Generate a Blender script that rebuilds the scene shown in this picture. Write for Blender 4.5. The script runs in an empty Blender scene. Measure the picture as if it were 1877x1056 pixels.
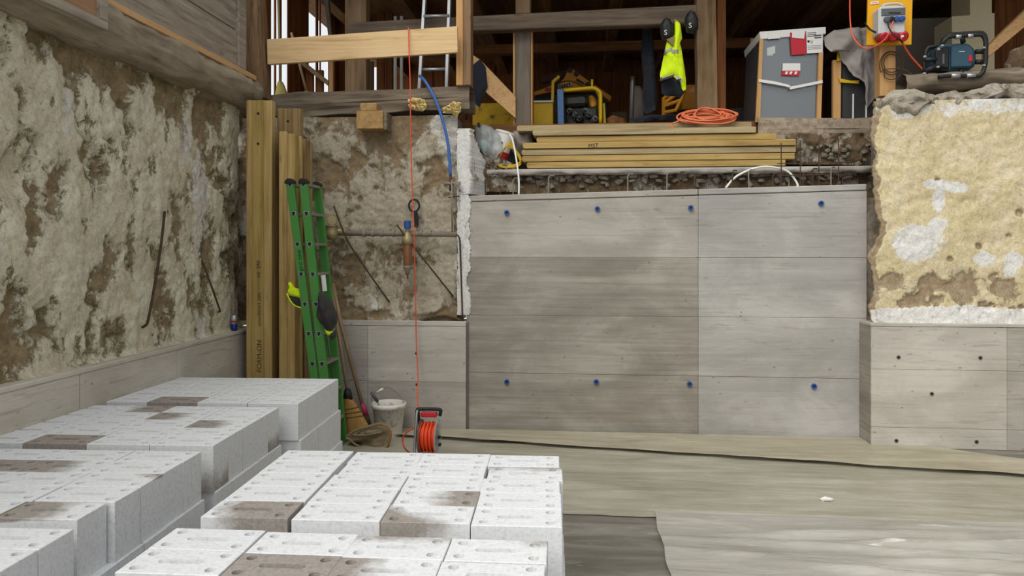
import bpy, bmesh, math, random
from mathutils import Vector, Matrix, noise
random.seed(7)
D = bpy.data; S = bpy.context.scene; COL = S.collection
V = Vector
# ---------------------------------------------------------------- camera
F = 1365.0; CX, HY = 938.5, 455.0; PSI = math.radians(5.5); EYE = V((0, 0, 1.58))
cam_d = D.cameras.new('camera'); cam = D.objects.new('camera', cam_d); COL.objects.link(cam)
cam.location = EYE; cam.rotation_euler = (math.radians(90), 0, PSI)
cam_d.sensor_width = 36; cam_d.lens = F / 1877 * 36; cam_d.shift_y = -(528 - HY) / 1877
cam_d.clip_start = 0.05; cam_d.clip_end = 200
S.camera = cam
# ---------------------------------------------------------------- sky, sun, exposure
W = D.worlds.new('overcast_sky'); S.world = W; W.use_nodes = True
bg = W.node_tree.nodes['Background']; bg.inputs['Color'].default_value = (0.93, 0.97, 1.0, 1); bg.inputs['Strength'].default_value = 0.76
sun_d = D.lights.new('hazy_sun', 'SUN'); sun = D.objects.new('hazy_sun', sun_d); COL.objects.link(sun)
sun_d.energy = 2.2; sun_d.angle = math.radians(50); sun_d.color = (1.0, 0.97, 0.92)
sun.rotation_euler = V((0.34, 0.62, -0.80)).to_track_quat('-Z', 'Y').to_euler()
vs = S.view_settings; vs.view_transform = 'Standard'; vs.look = 'None'; vs.gamma = 1.0; vs.use_curve_mapping = False
vs.exposure = 0.26
# ---------------------------------------------------------------- pixel -> world helpers (survey of the photograph)
FW = V((-math.sin(PSI), math.cos(PSI), 0)); RT = V((math.cos(PSI), math.sin(PSI), 0))
def ray(px, py): return FW + RT * ((px - CX) / F) + V((0, 0, 1)) * ((HY - py) / F)
def P(px, py, Y): d = ray(px, py); return EYE + d * (Y / d.y)
def PX(px, py, X): d = ray(px, py); return EYE + d * (X / d.x)
def PZ(px, py, z): d = ray(px, py); return EYE + d * ((z - EYE.z) / d.z)
def fy(Y, z=2.75): return HY - (z - 1.58) * F / (Y * 0.998)     # row at which height z lies at depth Y
def XA(px, Y): return P(px, 455, Y).x
def ZA(py, Y, px=938): return P(px, py, Y).z
# ---------------------------------------------------------------- colours and node materials
def lin(h):
    h = h.lstrip('#'); c = [int(h[i:i + 2], 16) / 255 for i in (0, 2, 4)]
    return tuple((x / 12.92 if x <= 0.04045 else ((x + 0.055) / 1.055) ** 2.4) for x in c) + (1,)
class N:
    def __init__(s, name):
        s.m = D.materials.new(name); s.m.use_nodes = True; s.t = s.m.node_tree; s.n = s.t.nodes; s.l = s.t.links
        s.b = s.n['Principled BSDF']; s.b.inputs['Roughness'].default_value = 0.85
        s.b.inputs['Specular IOR Level'].default_value = 0.3
        s.tc = s.n.new('ShaderNodeTexCoord')
    def set(s, k, v):
        if hasattr(v, 'is_linked'): s.l.new(v, s.b.inputs[k])
        else: s.b.inputs[k].default_value = v
        return s
    def mapping(s, scale, rot=(0, 0, 0), off=None):
        m = s.n.new('ShaderNodeMapping'); m.inputs['Scale'].default_value = scale; m.inputs['Rotation'].default_value = rot
        src = s.tc.outputs['Object']
        if off:
            oi = s.n.new('ShaderNodeObjectInfo'); a = s.n.new('ShaderNodeVectorMath'); a.operation = 'SCALE'
            s.l.new(oi.outputs['Random'], a.inputs['Scale']); a.inputs[0].default_value = (off, off * 0.7, off * 1.3)
            b = s.n.new('ShaderNodeVectorMath'); b.operation = 'ADD'; s.l.new(src, b.inputs[0]); s.l.new(a.outputs[0], b.inputs[1]); src = b.outputs[0]
        s.l.new(src, m.inputs['Vector']); return m.outputs[0]
    def noise(s, scale=(1, 1, 1), sc=1.0, detail=6, rough=0.6, dist=0.0, off=None, rot=(0, 0, 0)):
        t = s.n.new('ShaderNodeTexNoise'); t.inputs['Scale'].default_value = sc; t.inputs['Detail'].default_value = detail
        t.inputs['Roughness'].default_value = rough; t.inputs['Distortion'].default_value = dist
        s.l.new(s.mapping(scale, rot, off), t.inputs['Vector']); return t.outputs['Fac']
    def voronoi(s, scale=(1, 1, 1), sc=1.0, off=None):
        t = s.n.new('ShaderNodeTexVoronoi'); t.inputs['Scale'].default_value = sc
        s.l.new(s.mapping(scale, off=off), t.inputs['Vector']); return t.outputs['Distance']
    def attr(s, name):
        t = s.n.new('ShaderNodeAttribute'); t.attribute_name = name; return t.outputs['Fac']
    def ramp(s, fac, stops, const=False):
        r = s.n.new('ShaderNodeValToRGB'); e = r.color_ramp.elements
        while len(e) < len(stops): e.new(0.5)
        for i, (p, c) in enumerate(stops):
            e[i].position = p; e[i].color = lin(c) if isinstance(c, str) else (c, c, c, 1)
        if const: r.color_ramp.interpolation = 'CONSTANT'
        s.l.new(fac, r.inputs['Fac']); return r.outputs['Color']
    def mix(s, fac, a, b, mode='MIX'):
        m = s.n.new('ShaderNodeMix'); m.data_type = 'RGBA'; m.blend_type = mode
        for sock, v in ((m.inputs[0], fac), (m.inputs[6], a), (m.inputs[7], b)):
            if hasattr(v, 'is_linked'): s.l.new(v, sock)
            elif isinstance(v, str): sock.default_value = lin(v)
            else: sock.default_value = v
        return m.outputs[2]
    def math(s, op, a, b=0.0):
        m = s.n.new('ShaderNodeMath'); m.operation = op
        for i, v in enumerate((a, b)):
            if hasattr(v, 'is_linked'): s.l.new(v, m.inputs[i])
            else: m.inputs[i].default_value = v
        return m.outputs[0]
    def bump(s, h, strength=0.3, dist=0.01):
        b = s.n.new('ShaderNodeBump'); b.inputs['Strength'].default_value = strength; b.inputs['Distance'].default_value = dist
        s.l.new(h, b.inputs['Height']); s.l.new(b.outputs[0], s.b.inputs['Normal']); return s
    def coord(s, axis):
        x = s.n.new('ShaderNodeSeparateXYZ'); s.l.new(s.tc.outputs['Object'], x.inputs[0]); return x.outputs[axis]
def plain(name, c, rough=0.6, metal=0.0, var=0.12, sc=30, spec=0.35):
    m = N(name); f = m.noise(sc=sc, detail=4)
    h = lin(c); d = tuple(x * (1 - var) for x in h[:3]) + (1,); l = tuple(min(1, x * (1 + var)) for x in h[:3]) + (1,)
    m.set('Base Color', m.mix(f, d, l)).set('Roughness', rough).set('Metallic', metal).set('Specular IOR Level', spec)
    return m.m
def wood(name, dark, mid, light, axis='X', rough=0.8, grain=40, bump=0.25, knots=True, long=1.5):
    m = N(name); sc = {'X': (long, grain, grain), 'Y': (grain, long, grain), 'Z': (grain, grain, long)}[axis]
    g = m.noise(sc, 1, 5, 0.62, 0.4, off=5.0); b = m.noise(sc=2.2, detail=3, off=9.0)
    f = m.math('ADD', m.math('MULTIPLY', g, 0.75), m.math('MULTIPLY', b, 0.25))
    c = m.ramp(f, [(0.3, dark), (0.48, mid), (0.68, light)])
    if knots:
        k = {'X': (3.2, 11, 11), 'Y': (11, 3.2, 11), 'Z': (11, 11, 3.2)}[axis]
        kn = m.ramp(m.voronoi(k, 1, off=7.0), [(0.06, 1.0), (0.16, 0.0)])
        c = m.mix(m.math('MULTIPLY', kn, 0.55), c, dark)
    m.set('Base Color', c).set('Roughness', rough).bump(g, bump, 0.004)
    return m.m
# ---------------------------------------------------------------- mesh helpers
class MB:
    def __init__(s): s.v = []; s.f = []; s.att = {}
    def add(s, vs, fs):
        o = len(s.v); s.v += [V(p) for p in vs]; s.f += [tuple(i + o for i in f) for f in fs]; return s
    def box(s, x0, x1, y0, y1, z0, z1):
        return s.hexa([(x0, y0, z0), (x1, y0, z0), (x1, y1, z0), (x0, y1, z0), (x0, y0, z1), (x1, y0, z1), (x1, y1, z1), (x0, y1, z1)])
    def hexa(s, p): return s.add(p, [(3, 2, 1, 0), (4, 5, 6, 7), (0, 1, 5, 4), (1, 2, 6, 5), (2, 3, 7, 6), (3, 0, 4, 7)])
    def bar(s, p0, p1, w, h, up=V((0, 0, 1))):
        p0, p1 = V(p0), V(p1); d = (p1 - p0).normalized(); a = d.cross(up)
        if a.length < 1e-4: a = d.cross(V((0, 1, 0)))
        a.normalize(); b = a.cross(d).normalized(); a = a * w / 2; b = b * h / 2
        return s.hexa([p0 - a - b, p0 + a - b, p1 + a - b, p1 - a - b, p0 - a + b, p0 + a + b, p1 + a + b, p1 - a + b])
    def prism(s, pts, dv):                       # planar outline extruded along dv
        n = len(pts); dv = V(dv); a = [V(p) for p in pts]
        s.add(a + [p + dv for p in a], [tuple(range(n)), tuple(range(2 * n - 1, n - 1, -1))] + [(i, i + n, (i + 1) % n + n, (i + 1) % n) for i in range(n)])
        return s
    def tube(s, pts, r, n=8, closed=False, r1=None):
        pts = [V(p) for p in pts]; m = len(pts); rings = []; prev = None
        for i, p in enumerate(pts):
            if closed: t = pts[(i + 1) % m] - pts[i - 1]
            else: t = pts[min(i + 1, m - 1)] - pts[max(i - 1, 0)]
            t.normalize()
            if prev is None:
                a = t.cross(V((0, 0, 1)));
                if a.length < 0.05: a = t.cross(V((0, 1, 0)))
            else: a = prev - t * prev.dot(t)
            a.normalize(); prev = a; b = t.cross(a)
            rr = r if r1 is None else r + (r1 - r) * i / max(1, m - 1)
            rings.append([p + (a * math.cos(2 * math.pi * k / n) + b * math.sin(2 * math.pi * k / n)) * rr for k in range(n)])
        vs = [q for g in rings for q in g]; fs = []
        for i in range(m if closed else m - 1):
            j = (i + 1) % m
            for k in range(n): fs.append((i * n + k, i * n + (k + 1) % n, j * n + (k + 1) % n, j * n + k))
        if not closed: fs += [tuple(range(n - 1, -1, -1)), tuple(range((m - 1) * n, m * n))]
        return s.add(vs, fs)
    def lathe(s, prof, c, axis=V((0, 0, 1)), n=20):
        ax = V(axis).normalized(); a = ax.cross(V((0, 1, 0)));
        if a.length < 0.1: a = ax.cross(V((1, 0, 0)))
        a.normalize(); b = ax.cross(a); c = V(c); vs = []; fs = []; m = len(prof)
        for r, z in prof:
            for k in range(n):
                t = 2 * math.pi * k / n; vs.append(c + ax * z + (a * math.cos(t) + b * math.sin(t)) * max(r, 1e-5))
        for i in range(m - 1):
            for k in range(n): fs.append((i * n + k, i * n + (k + 1) % n, (i + 1) * n + (k + 1) % n, (i + 1) * n + k))
        fs += [tuple(range(n - 1, -1, -1)), tuple(range((m - 1) * n, m * n))]
        return s.add(vs, fs)
    def grid(s, f, nu, nv, att=None):
        vs = []; al = []
        for j in range(nv + 1):
            for i in range(nu + 1):
                q = f(i / nu, j / nv)
                if att: al.append(q[1]); q = q[0]
                vs.append(q)
        w = nu + 1
        fs = [(j * w + i, j * w + i + 1, (j + 1) * w + i + 1, (j + 1) * w + i) for j in range(nv) for i in range(nu)]
        s.add(vs, fs)
        if att:
            for k, nm in enumerate(att): s.att.setdefault(nm, []).extend(a[k] for a in al)
        return s
    def from_eye(s, k):                       # move away from the surveyor's eye, same bearing
        s.v = [EYE + (p - EYE) * k for p in s.v]; return s
    def build(s, name, mat, parent=None, smooth=False, bevel=0.0, loc=None, **kw):
        if parent is not None: o0 = parent.matrix_world.translation if parent.get('_o') is None else V(parent['_o'])
        elif loc is not None: o0 = V(loc)
        else:
            xs = [p.x for p in s.v]; ys = [p.y for p in s.v]; zs = [p.z for p in s.v]
            o0 = V(((min(xs) + max(xs)) / 2, (min(ys) + max(ys)) / 2, min(zs)))
        me = D.meshes.new(name); me.from_pydata([p - o0 for p in s.v], [], s.f)
        me.materials.append(mat)
        bm = bmesh.new(); bm.from_mesh(me); bmesh.ops.recalc_face_normals(bm, faces=bm.faces); bm.to_mesh(me); bm.free()
        for nm, vals in s.att.items():
            a = me.attributes.new(nm, 'FLOAT', 'POINT'); a.data.foreach_set('value', vals)
        if smooth: me.polygons.foreach_set('use_smooth', [True] * len(me.polygons))
        o = D.objects.new(name, me); COL.objects.link(o)
        if parent is not None: o.parent = parent
        else: o.location = o0
        o['_o'] = tuple(o0)
        if bevel:
            b = o.modifiers.new('edge', 'BEVEL'); b.width = bevel; b.segments = 1; b.limit_method = 'ANGLE'
        for k, v in kw.items(): o[k] = v
        return o
def thing(name, label, cat, loc, group=None, kind=None):
    o = D.objects.new(name, None); COL.objects.link(o); o.location = V(loc); o['_o'] = tuple(V(loc)); o.empty_display_size = 0.1
    if label: o['label'] = label
    if cat: o['category'] = cat
    if group: o['group'] = group
    if kind: o['kind'] = kind
    return o
def struct(name, loc=(0, 0, 0)): return thing(name, None, None, loc, kind='structure')
def pbox(x0, y0, x1, y1, Y, th):                 # box whose front face covers a photographed rectangle at depth Y
    mid = ((x0 + x1) / 2, (y0 + y1) / 2)
    a = P(x0, mid[1], Y).x; b = P(x1, mid[1], Y).x; zt = P(mid[0], y0, Y).z; zb = P(mid[0], y1, Y).z
    return MB().box(a, b, Y, Y + th, zb, zt)
def pquad(pts, Y, th): return MB().prism([P(x, y, Y) for x, y in pts], (0, th, 0))
def ptube(pts, Y, r, n=8, closed=False, smooth=3):
    q = [P(p[0], p[1], p[2] if len(p) > 2 else Y) for p in pts]
    return MB().tube(spline(q, smooth, closed), r, n, closed)
def spline(q, k=4, closed=False):
    if k <= 1 or len(q) < 3: return q
    out = []; m = len(q)
    for i in range(m if closed else m - 1):
        p0, p1, p2, p3 = (q[(i - 1) % m] if closed or i > 0 else q[0]), q[i], q[(i + 1) % m], (q[(i + 2) % m] if closed or i + 2 < m else q[-1])
        for j in range(k):
            t = j / k
            out.append(0.5 * (2 * p1 + (p2 - p0) * t + (2 * p0 - 5 * p1 + 4 * p2 - p3) * t * t + (3 * p1 - p0 - 3 * p2 + p3) * t ** 3))
    if not closed: out.append(q[-1])
    return out
def lettering(txt, origin, xdir, ydir, size, mat, parent, name='lettering', shear=0.0, ext=0.0006):
    c = D.curves.new('t', 'FONT'); c.body = txt; c.size = size; c.shear = shear; c.extrude = ext; c.resolution_u = 3
    to = D.objects.new('t', c); COL.objects.link(to)
    dg = bpy.context.evaluated_depsgraph_get(); me = D.meshes.new_from_object(to.evaluated_get(dg))
    D.objects.remove(to); D.curves.remove(c)
    x = V(xdir).normalized(); y = V(ydir).normalized(); z = x.cross(y)
    o0 = V(parent['_o']) if parent is not None else V((0, 0, 0))
    M = Matrix((x, y, z)).transposed().to_4x4(); M.translation = V(origin) - o0
    me.transform(M); me.materials.clear(); me.materials.append(mat)
    o = D.objects.new(name, me); COL.objects.link(o)
    if parent is not None: o.parent = parent
    return o
def puff(outline, Y, d, ctr=None, nr=7, ns=64, fold=0.3, fdir=(1, 0.25), fscale=9.0, seed=0, flat=0.35):
    """a soft cloth body: photographed outline at depth Y, swelling d to front and d*flat to the back, with folds"""
    q = [P(x, y, Y) for x, y in outline]; L = [0]
    m = len(q)
    for i in range(m): L.append(L[-1] + (q[(i + 1) % m] - q[i]).length)
    pts = []
    for k in range(ns):
        s_ = L[-1] * k / ns
        for i in range(m):
            if L[i + 1] >= s_: break
        t = (s_ - L[i]) / max(1e-6, L[i + 1] - L[i]); pts.append(q[i].lerp(q[(i + 1) % m], t))
    c = P(ctr[0], ctr[1], Y) if ctr else sum(pts, V()) / ns
    b = MB(); vs = [None] * 0; vs = []
    for side in (-1, 1):
        for r in range(1, nr + 1):
            rr = r / nr
            for p in pts:
                u = c.lerp(p, rr); h = d * math.sqrt(max(0, 1 - rr ** 3)) * (1 if side < 0 else flat)
                f = noise.noise(V((u.x * fdir[0] * fscale + seed, u.z * fdir[1] * fscale, seed * 1.7))) * d * fold * 2 * (1 - 0.4 * rr)
                f2 = noise.noise(V((u.x * 26 + seed, u.z * 20, 3.3))) * d * fold * 0.5
                vs.append(V((u.x, u.y + side * h * 0.8 + f + f2, u.z)))
        f = 0
        vs.append(V((c.x, c.y + side * d * (1 if side < 0 else flat) * 0.8, c.z)))
    fs = []; B = nr * ns + 1
    for sd in (0, 1):
        o = sd * B
        for r in range(nr - 1):
            for k in range(ns):
                a = (o + r * ns + k, o + r * ns + (k + 1) % ns, o + (r + 1) * ns + (k + 1) % ns, o + (r + 1) * ns + k); fs.append(a if sd else a[::-1])
        for k in range(ns): a = (o + k, o + (k + 1) % ns, o + nr * ns); fs.append(a[::-1] if sd else a)
    e = (nr - 1) * ns
    for k in range(ns): fs.append((e + k, e + (k + 1) % ns, B + e + (k + 1) % ns, B + e + k))
    return b.add(vs, fs)
def fbm(x, y, z=0.0, o=5, h=0.8): return noise.fractal(V((x, y, z)), h, 2.1, o)
def sstep(a, b, x): t = min(1, max(0, (x - a) / (b - a))); return t * t * (3 - 2 * t)
# ---------------------------------------------------------------- materials
def concrete(name, a, b, c, streak=0.36, pits=True):
    m = N(name)
    g = m.noise((0.8, 0.8, 24), 1, 7, 0.7, 0.5); bl = m.noise((1.3, 1.3, 2.6), 1, 5, 0.6, 0.6); fine = m.noise((60, 60, 60), 1, 3)
    f = m.math('ADD', m.math('MULTIPLY', g, streak), m.math('MULTIPLY', bl, 1 - streak))
    col = m.ramp(f, [(0.37, a), (0.5, b), (0.6, c)])
    wm = m.ramp(m.noise((1.0, 1.0, 1.5), 1.7, 8, 0.72, 0.9), [(0.4, 1.0), (0.56, 0.0)]); col = m.mix(m.math('MULTIPLY', wm, 0.38), col, a)
    bl2 = m.ramp(m.noise((2.5, 2.5, 40), 1, 7, 0.7, 0.6), [(0.36, 1.0), (0.44, 0.0)]); col = m.mix(m.math('MULTIPLY', bl2, 0.35), col, '#77705f')
    col = m.mix(m.math('MULTIPLY', fine, 0.16), col, '#7d776d')
    if pits:
        p = m.ramp(m.noise((12, 12, 19), 1, 4, 0.6, 0.3), [(0.66, 0.0), (0.70, 1.0)]); col = m.mix(m.math('MULTIPLY', p, 0.42), col, '#6b665e')
        q = m.ramp(m.voronoi((5, 5, 8), 1), [(0.045, 1.0), (0.07, 0.0)]); col = m.mix(m.math('MULTIPLY', q, 0.5), col, '#55514a')
    m.set('Base Color', col).set('Roughness', 0.85); m.bump(m.math('ADD', g, m.math('MULTIPLY', fine, 0.3)), 0.18, 0.006)
    return m.m
M = {}
M['conc'] = concrete('board_marked_concrete', '#969087', '#a7a198', '#b5afa6')
M['conc_cool'] = concrete('cool_concrete', '#97948e', '#a8a59f', '#b6b3ad', 0.3)
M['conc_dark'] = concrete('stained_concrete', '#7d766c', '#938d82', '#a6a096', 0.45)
M['conc_light'] = concrete('pale_concrete', '#a8a297', '#b8b2a8', '#c5bfb5', 0.3)
M['conc_kerb'] = concrete('kerb_concrete', '#b5ad9f', '#c6beaf', '#d2cbbd', 0.25)
M['joint'] = plain('joint_concrete', '#6f6a61', 0.95)
m = N('damp_floor_concrete')
f = m.noise((1.2, 6, 1), 1, 6, 0.65, 0.8); g = m.noise((2.0, 9, 1), 1.3, 5, 0.6, 1.0)
c = m.ramp(f, [(0.3, '#57534a'), (0.5, '#6d6a60'), (0.68, '#858177')])
c = m.mix(m.math('MULTIPLY', m.ramp(g, [(0.6, 0.0), (0.72, 1.0)]), 0.6), c, '#a5a196')
m.set('Base Color', c).set('Roughness', m.ramp(f, [(0.3, 0.35), (0.7, 0.7)])).bump(f, 0.1, 0.01); M['floor'] = m.m
def foil(name, a, b, c, alpha, rough, crease_glint=0.15):
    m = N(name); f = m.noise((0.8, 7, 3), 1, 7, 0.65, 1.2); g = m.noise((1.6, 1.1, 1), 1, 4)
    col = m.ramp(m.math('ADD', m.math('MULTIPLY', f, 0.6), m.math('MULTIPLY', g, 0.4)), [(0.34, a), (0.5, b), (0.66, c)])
    glint = m.ramp(m.noise((0.9, 5.5, 2), 1.6, 5, 0.6, 1.6), [(0.63, 0.0), (0.69, 1.0)]); col = m.mix(m.math('MULTIPLY', glint, crease_glint), col, '#e4e1d9')  # whitened creases, painted pale to stand in for highlights on the wrinkles
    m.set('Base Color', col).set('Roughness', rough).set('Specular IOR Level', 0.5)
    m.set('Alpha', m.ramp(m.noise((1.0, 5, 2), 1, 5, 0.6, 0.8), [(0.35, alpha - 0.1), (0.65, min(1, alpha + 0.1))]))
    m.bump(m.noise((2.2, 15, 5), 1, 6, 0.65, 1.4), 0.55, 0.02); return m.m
M['foil_y'] = foil('yellowed_plastic_film', '#938b74', '#a9a18a', '#bbb39c', 0.93, 0.45)
M['foil_m'] = foil('dusty_plastic_film', '#938e7b', '#a8a390', '#b8b3a3', 0.88, 0.4)
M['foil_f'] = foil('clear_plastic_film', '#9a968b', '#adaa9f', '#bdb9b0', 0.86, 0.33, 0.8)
# rough plaster with two painted-on-geometry masks: plaster / bare mortar, and whitewash
def plaster(name, p, q, white, edge=0.10):
    m = N(name); a = m.attr('mask'); w = m.attr('white')
    fine = m.noise((1, 1, .8), 26, 9, 0.78, 0.6); med = m.noise((1, 1, .75), 6.5, 9, 0.72, 0.4); flake = m.noise((1, 1, .6), 9, 10, 0.74, 0.8)
    aa = m.math('ADD', a, m.math('ADD', m.math('MULTIPLY', m.math('SUBTRACT', fine, 0.5), 0.9), m.math('MULTIPLY', m.math('SUBTRACT', flake, 0.5), 1.5)))
    pc = m.ramp(med, [(0.3, p[0]), (0.5, p[1]), (0.68, p[2])]); qc = m.ramp(m.noise(sc=9, detail=7, rough=0.7), [(0.3, q[0]), (0.5, q[1]), (0.7, q[2])])
    c = m.mix(m.ramp(aa, [(0.5 - edge / 2, 0.0), (0.5 + edge / 2, 1.0)]), qc, pc)
    ww = m.math('ADD', w, m.math('ADD', m.math('MULTIPLY', m.math('SUBTRACT', fine, 0.5), 0.9), m.math('MULTIPLY', m.math('SUBTRACT', flake, 0.5), 0.9)))
    c = m.mix(m.ramp(ww, [(0.44, 0.0), (0.56, 1.0)]), c, m.ramp(med, [(0.3, white[0]), (0.6, white[1])]))
    crack = m.ramp(m.noise((1, 1, 1), 13, 9, 0.8, 1.8), [(0.31, 1.0), (0.35, 0.0)]); c = m.mix(m.math('MULTIPLY', crack, 0.7), c, q[0])
    lo = m.ramp(m.noise(sc=2.3, detail=6, rough=.7), [(.38, 0.0), (.62, 1.0)]); c = m.mix(m.math('MULTIPLY', lo, 0.22), c, q[1])
    sp = m.ramp(m.noise((1, 1, .85), 48, 8, 0.8, 0.8), [(0.36, 0.62), (0.5, 0.96), (0.62, 1.0)]); c = m.mix(1.0, c, sp, 'MULTIPLY')
    m.set('Base Color', c).set('Roughness', 0.95).set('Specular IOR Level', 0.1)
    hm = m.math('ADD', m.math('MULTIPLY', m.ramp(aa, [(0.45, 0.0), (0.58, 1.0)]), 0.5), m.math('ADD', m.math('MULTIPLY', fine, 1.6), m.math('MULTIPLY', flake, .6)))
    m.bump(hm, 0.7, 0.013); return m.m
M['stonewall'] = plaster('flaking_lime_plaster', ('#cdbf9f', '#e6dcc0', '#f3ecd8'), ('#76644a', '#9a8766', '#b6a37f'), ('#e6e1d4', '#ebe6da'))
M['stubwall'] = plaster('grey_lime_plaster', ('#a79a83', '#bdb29c', '#cfc6b3'), ('#7c6a50', '#937f62', '#a59274'), ('#cfcabd', '#e6e3da'))
M['cream'] = plaster('cream_plaster', ('#d6c395', '#e8d8ae', '#f2e7c8'), ('#8f7b5f', '#ab967a', '#c2b094'), ('#eceae3', '#f8f7f3'))
M['earth'] = plaster('earth_and_rubble', ('#9c9282', '#b0a696', '#c2b9aa'), ('#4d3f2e', '#6b5a44', '#82705a'), ('#9a9082', '#b0a89a'))
M['whitewash'] = plaster('whitewash', ('#e0ddd5', '#eceae3', '#f4f2ec'), ('#a49a88', '#b9b0a0', '#c8c0b2'), ('#e8e6e0', '#f0eeea'))
m = N('rubble_stone'); f = m.noise(sc=14, detail=6, off=6.0); m.set('Base Color', m.ramp(f, [(0.3, '#5f574b'), (0.5, '#7f7668'), (0.7, '#9c9384')])).bump(f, 0.6, 0.01); M['stone'] = m.m
M['oldgrey_y'] = wood('old_grey_boards', '#6a5f53', '#938778', '#aea292', 'Y', grain=26)
M['oldgrey_x'] = wood('old_grey_log', '#4a4036', '#6f6252', '#8a7d6b', 'X', grain=22, bump=0.6)
M['oldsill_y'] = wood('dusty_sill', '#64584a', '#8a7c69', '#a89b87', 'Y', grain=18, bump=0.6)
M['oldbrown_z'] = wood('old_brown_post', '#4a3523', '#7a5f43', '#97795a', 'Z', grain=24, bump=0.7)
M['panelbrown'] = wood('brown_panel', '#6a4c36', '#8f6c50', '#a5805f', 'Y', grain=24, knots=False)
M['darkpost_z'] = wood('dark_grey_post', '#4f463c', '#6c6155', '#817669', 'Z', grain=26, bump=0.5)
M['logpost_z'] = wood('log_post', '#5a4630', '#80684b', '#977e5f', 'Z', grain=20, bump=0.6)
M['oldbeam_x'] = wood('old_rail', '#45392d', '#66574a', '#7f7060', 'X', grain=24, bump=0.5)
M['brown_x'] = wood('brown_timber', '#4b3016', '#6e4824', '#86592e', 'X', grain=26)
M['brown_z'] = wood('redbrown_boards', '#4d2c16', '#71431f', '#8a5629', 'Z', grain=24)
M['brown_y'] = wood('brown_joists', '#4a3219', '#6b4a26', '#84602f', 'Y', grain=24)
M['pine_x'] = wood('fresh_pine', '#b08d5e', '#d2b283', '#dcbf93', 'X', grain=30, bump=0.08)
M['pine_y'] = wood('pine_plank', '#a87f52', '#c39a6a', '#cfa97a', 'Y', grain=30, bump=0.08)
M['pine_z'] = wood('pine_post', '#a07848', '#bb8f5c', '#c99f6b', 'Z', grain=30, bump=0.1)
M['formbeam_z'] = wood('formwork_timber', '#7f663a', '#ad9059', '#c4aa74', 'Z', grain=26, bump=0.15)
M['formweb_z'] = wood('formwork_web', '#806734', '#a68b50', '#b99f64', 'Z', grain=30, bump=0.12)
M['formold_z'] = wood('weathered_formwork', '#6a5334', '#937950', '#a88f66', 'Z', grain=24, bump=0.3)
M['plankyel_x'] = wood('yellow_formboard', '#7a6236', '#a68a52', '#bb9f66', 'X', grain=26, bump=0.25)
M['plankgrey_x'] = wood('weathered_formboard', '#76664a', '#9c8a67', '#b3a27e', 'X', grain=26, bump=0.25)
M['handle'] = wood('worn_handle', '#7c654a', '#9a8060', '#b09672', 'Z', grain=50, knots=False)
M['black'] = plain('black_plastic', '#1d1d1d', 0.55)
M['darkcloth'] = plain('dark_cloth', '#33302f', 0.95, sc=60)
M['navycloth'] = plain('navy_cloth', '#23262e', 0.95, sc=60)
M['hivis'] = plain('fluorescent_fabric', '#d2ee14', 0.8, var=0.05, sc=40)
M['reflect'] = plain('reflective_tape', '#a3a3a0', 0.45)
M['green'] = plain('green_fibreglass', '#437f38', 0.45, var=0.1, sc=18)
M['alu'] = plain('aluminium', '#a9abad', 0.4, 0.6)
M['aludirty'] = plain('dirty_aluminium', '#8c8577', 0.6, 0.2)
M['steel'] = plain('grey_steel', '#8a8883', 0.4, 0.6)
M['rust'] = plain('rusty_steel', '#4c3a2c', 0.85, 0.1)
M['pipe'] = plain('old_galvanised_pipe', '#857b6d', 0.7, 0.2)
M['brass'] = plain('dull_brass', '#9b8d68', 0.5, 0.5)
M['orange'] = plain('orange_cable', '#d7573a', 0.5, var=0.05)
M['orangered'] = plain('red_orange_cable', '#e2481d', 0.5, var=0.05)
M['coil'] = plain('faded_orange_cable', '#cf6f48', 0.55, var=0.06)
M['blue'] = plain('blue_hose', '#3a63a8', 0.5)
M['bluepost'] = plain('blue_painted_steel', '#4a6a98', 0.5)
M['plug'] = plain('blue_plug', '#2c4f8e', 0.5)
M['yellow'] = plain('yellow_paint', '#c9a312', 0.5, sc=8)
M['yelloworange'] = plain('orange_yellow_paint', '#c98817', 0.5, sc=8)
M['yellowsheet'] = plain('yellow_panel', '#dda112', 0.6, sc=12)
m = N('dirty_yellow_panel'); f = m.noise(sc=9, detail=6); m.set('Base Color', m.ramp(f, [(0.34, '#4f4216'), (0.44, '#b08f14'), (0.7, '#c9a518')])).set('Roughness', 0.55); M['dirtyyellow'] = m.m
M['white'] = plain('white_plastic', '#dcdad2', 0.5, var=0.06, sc=10)
m = N('mortar_smeared_bucket'); f = m.noise(sc=16, detail=6); m.set('Base Color', m.ramp(f, [(0.33, '#a9a294'), (0.45, '#d8d5cb'), (0.7, '#e2dfd6')])).set('Roughness', 0.5); M['bucket'] = m.m
M['mortar'] = plain('dried_mortar', '#b4ad9f', 0.95)
M['red'] = plain('red_plastic', '#a02532', 0.45)
M['redlabel'] = plain('red_label', '#b52130', 0.5, var=0.04)
M['pink'] = plain('pink_red_grip', '#b03550', 0.5)
M['straw'] = wood('straw', '#6e4f26', '#97713b', '#b08a50', 'Z', grain=120, bump=0.5, knots=False, long=4)
M['drystraw'] = wood('pale_straw', '#7d7038', '#a29454', '#b8aa6a', 'Z', grain=120, bump=0.5, knots=False, long=4)
M['canvas'] = plain('tan_canvas', '#7f7156', 0.95, sc=40)
M['leather'] = plain('tan_leather', '#8d6a3c', 0.7)
M['foam'] = plain('expanding_foam', '#d6bf82', 0.9, var=0.2)
M['paper'] = plain('white_label', '#d9d7d2', 0.7, var=0.04)
M['ink'] = plain('black_ink', '#2a2622', 0.8)
M['inkbrown'] = plain('brown_ink', '#4f3f22', 0.8)
M['inkwhite'] = plain('white_print', '#d6d2c4', 0.7)
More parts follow.
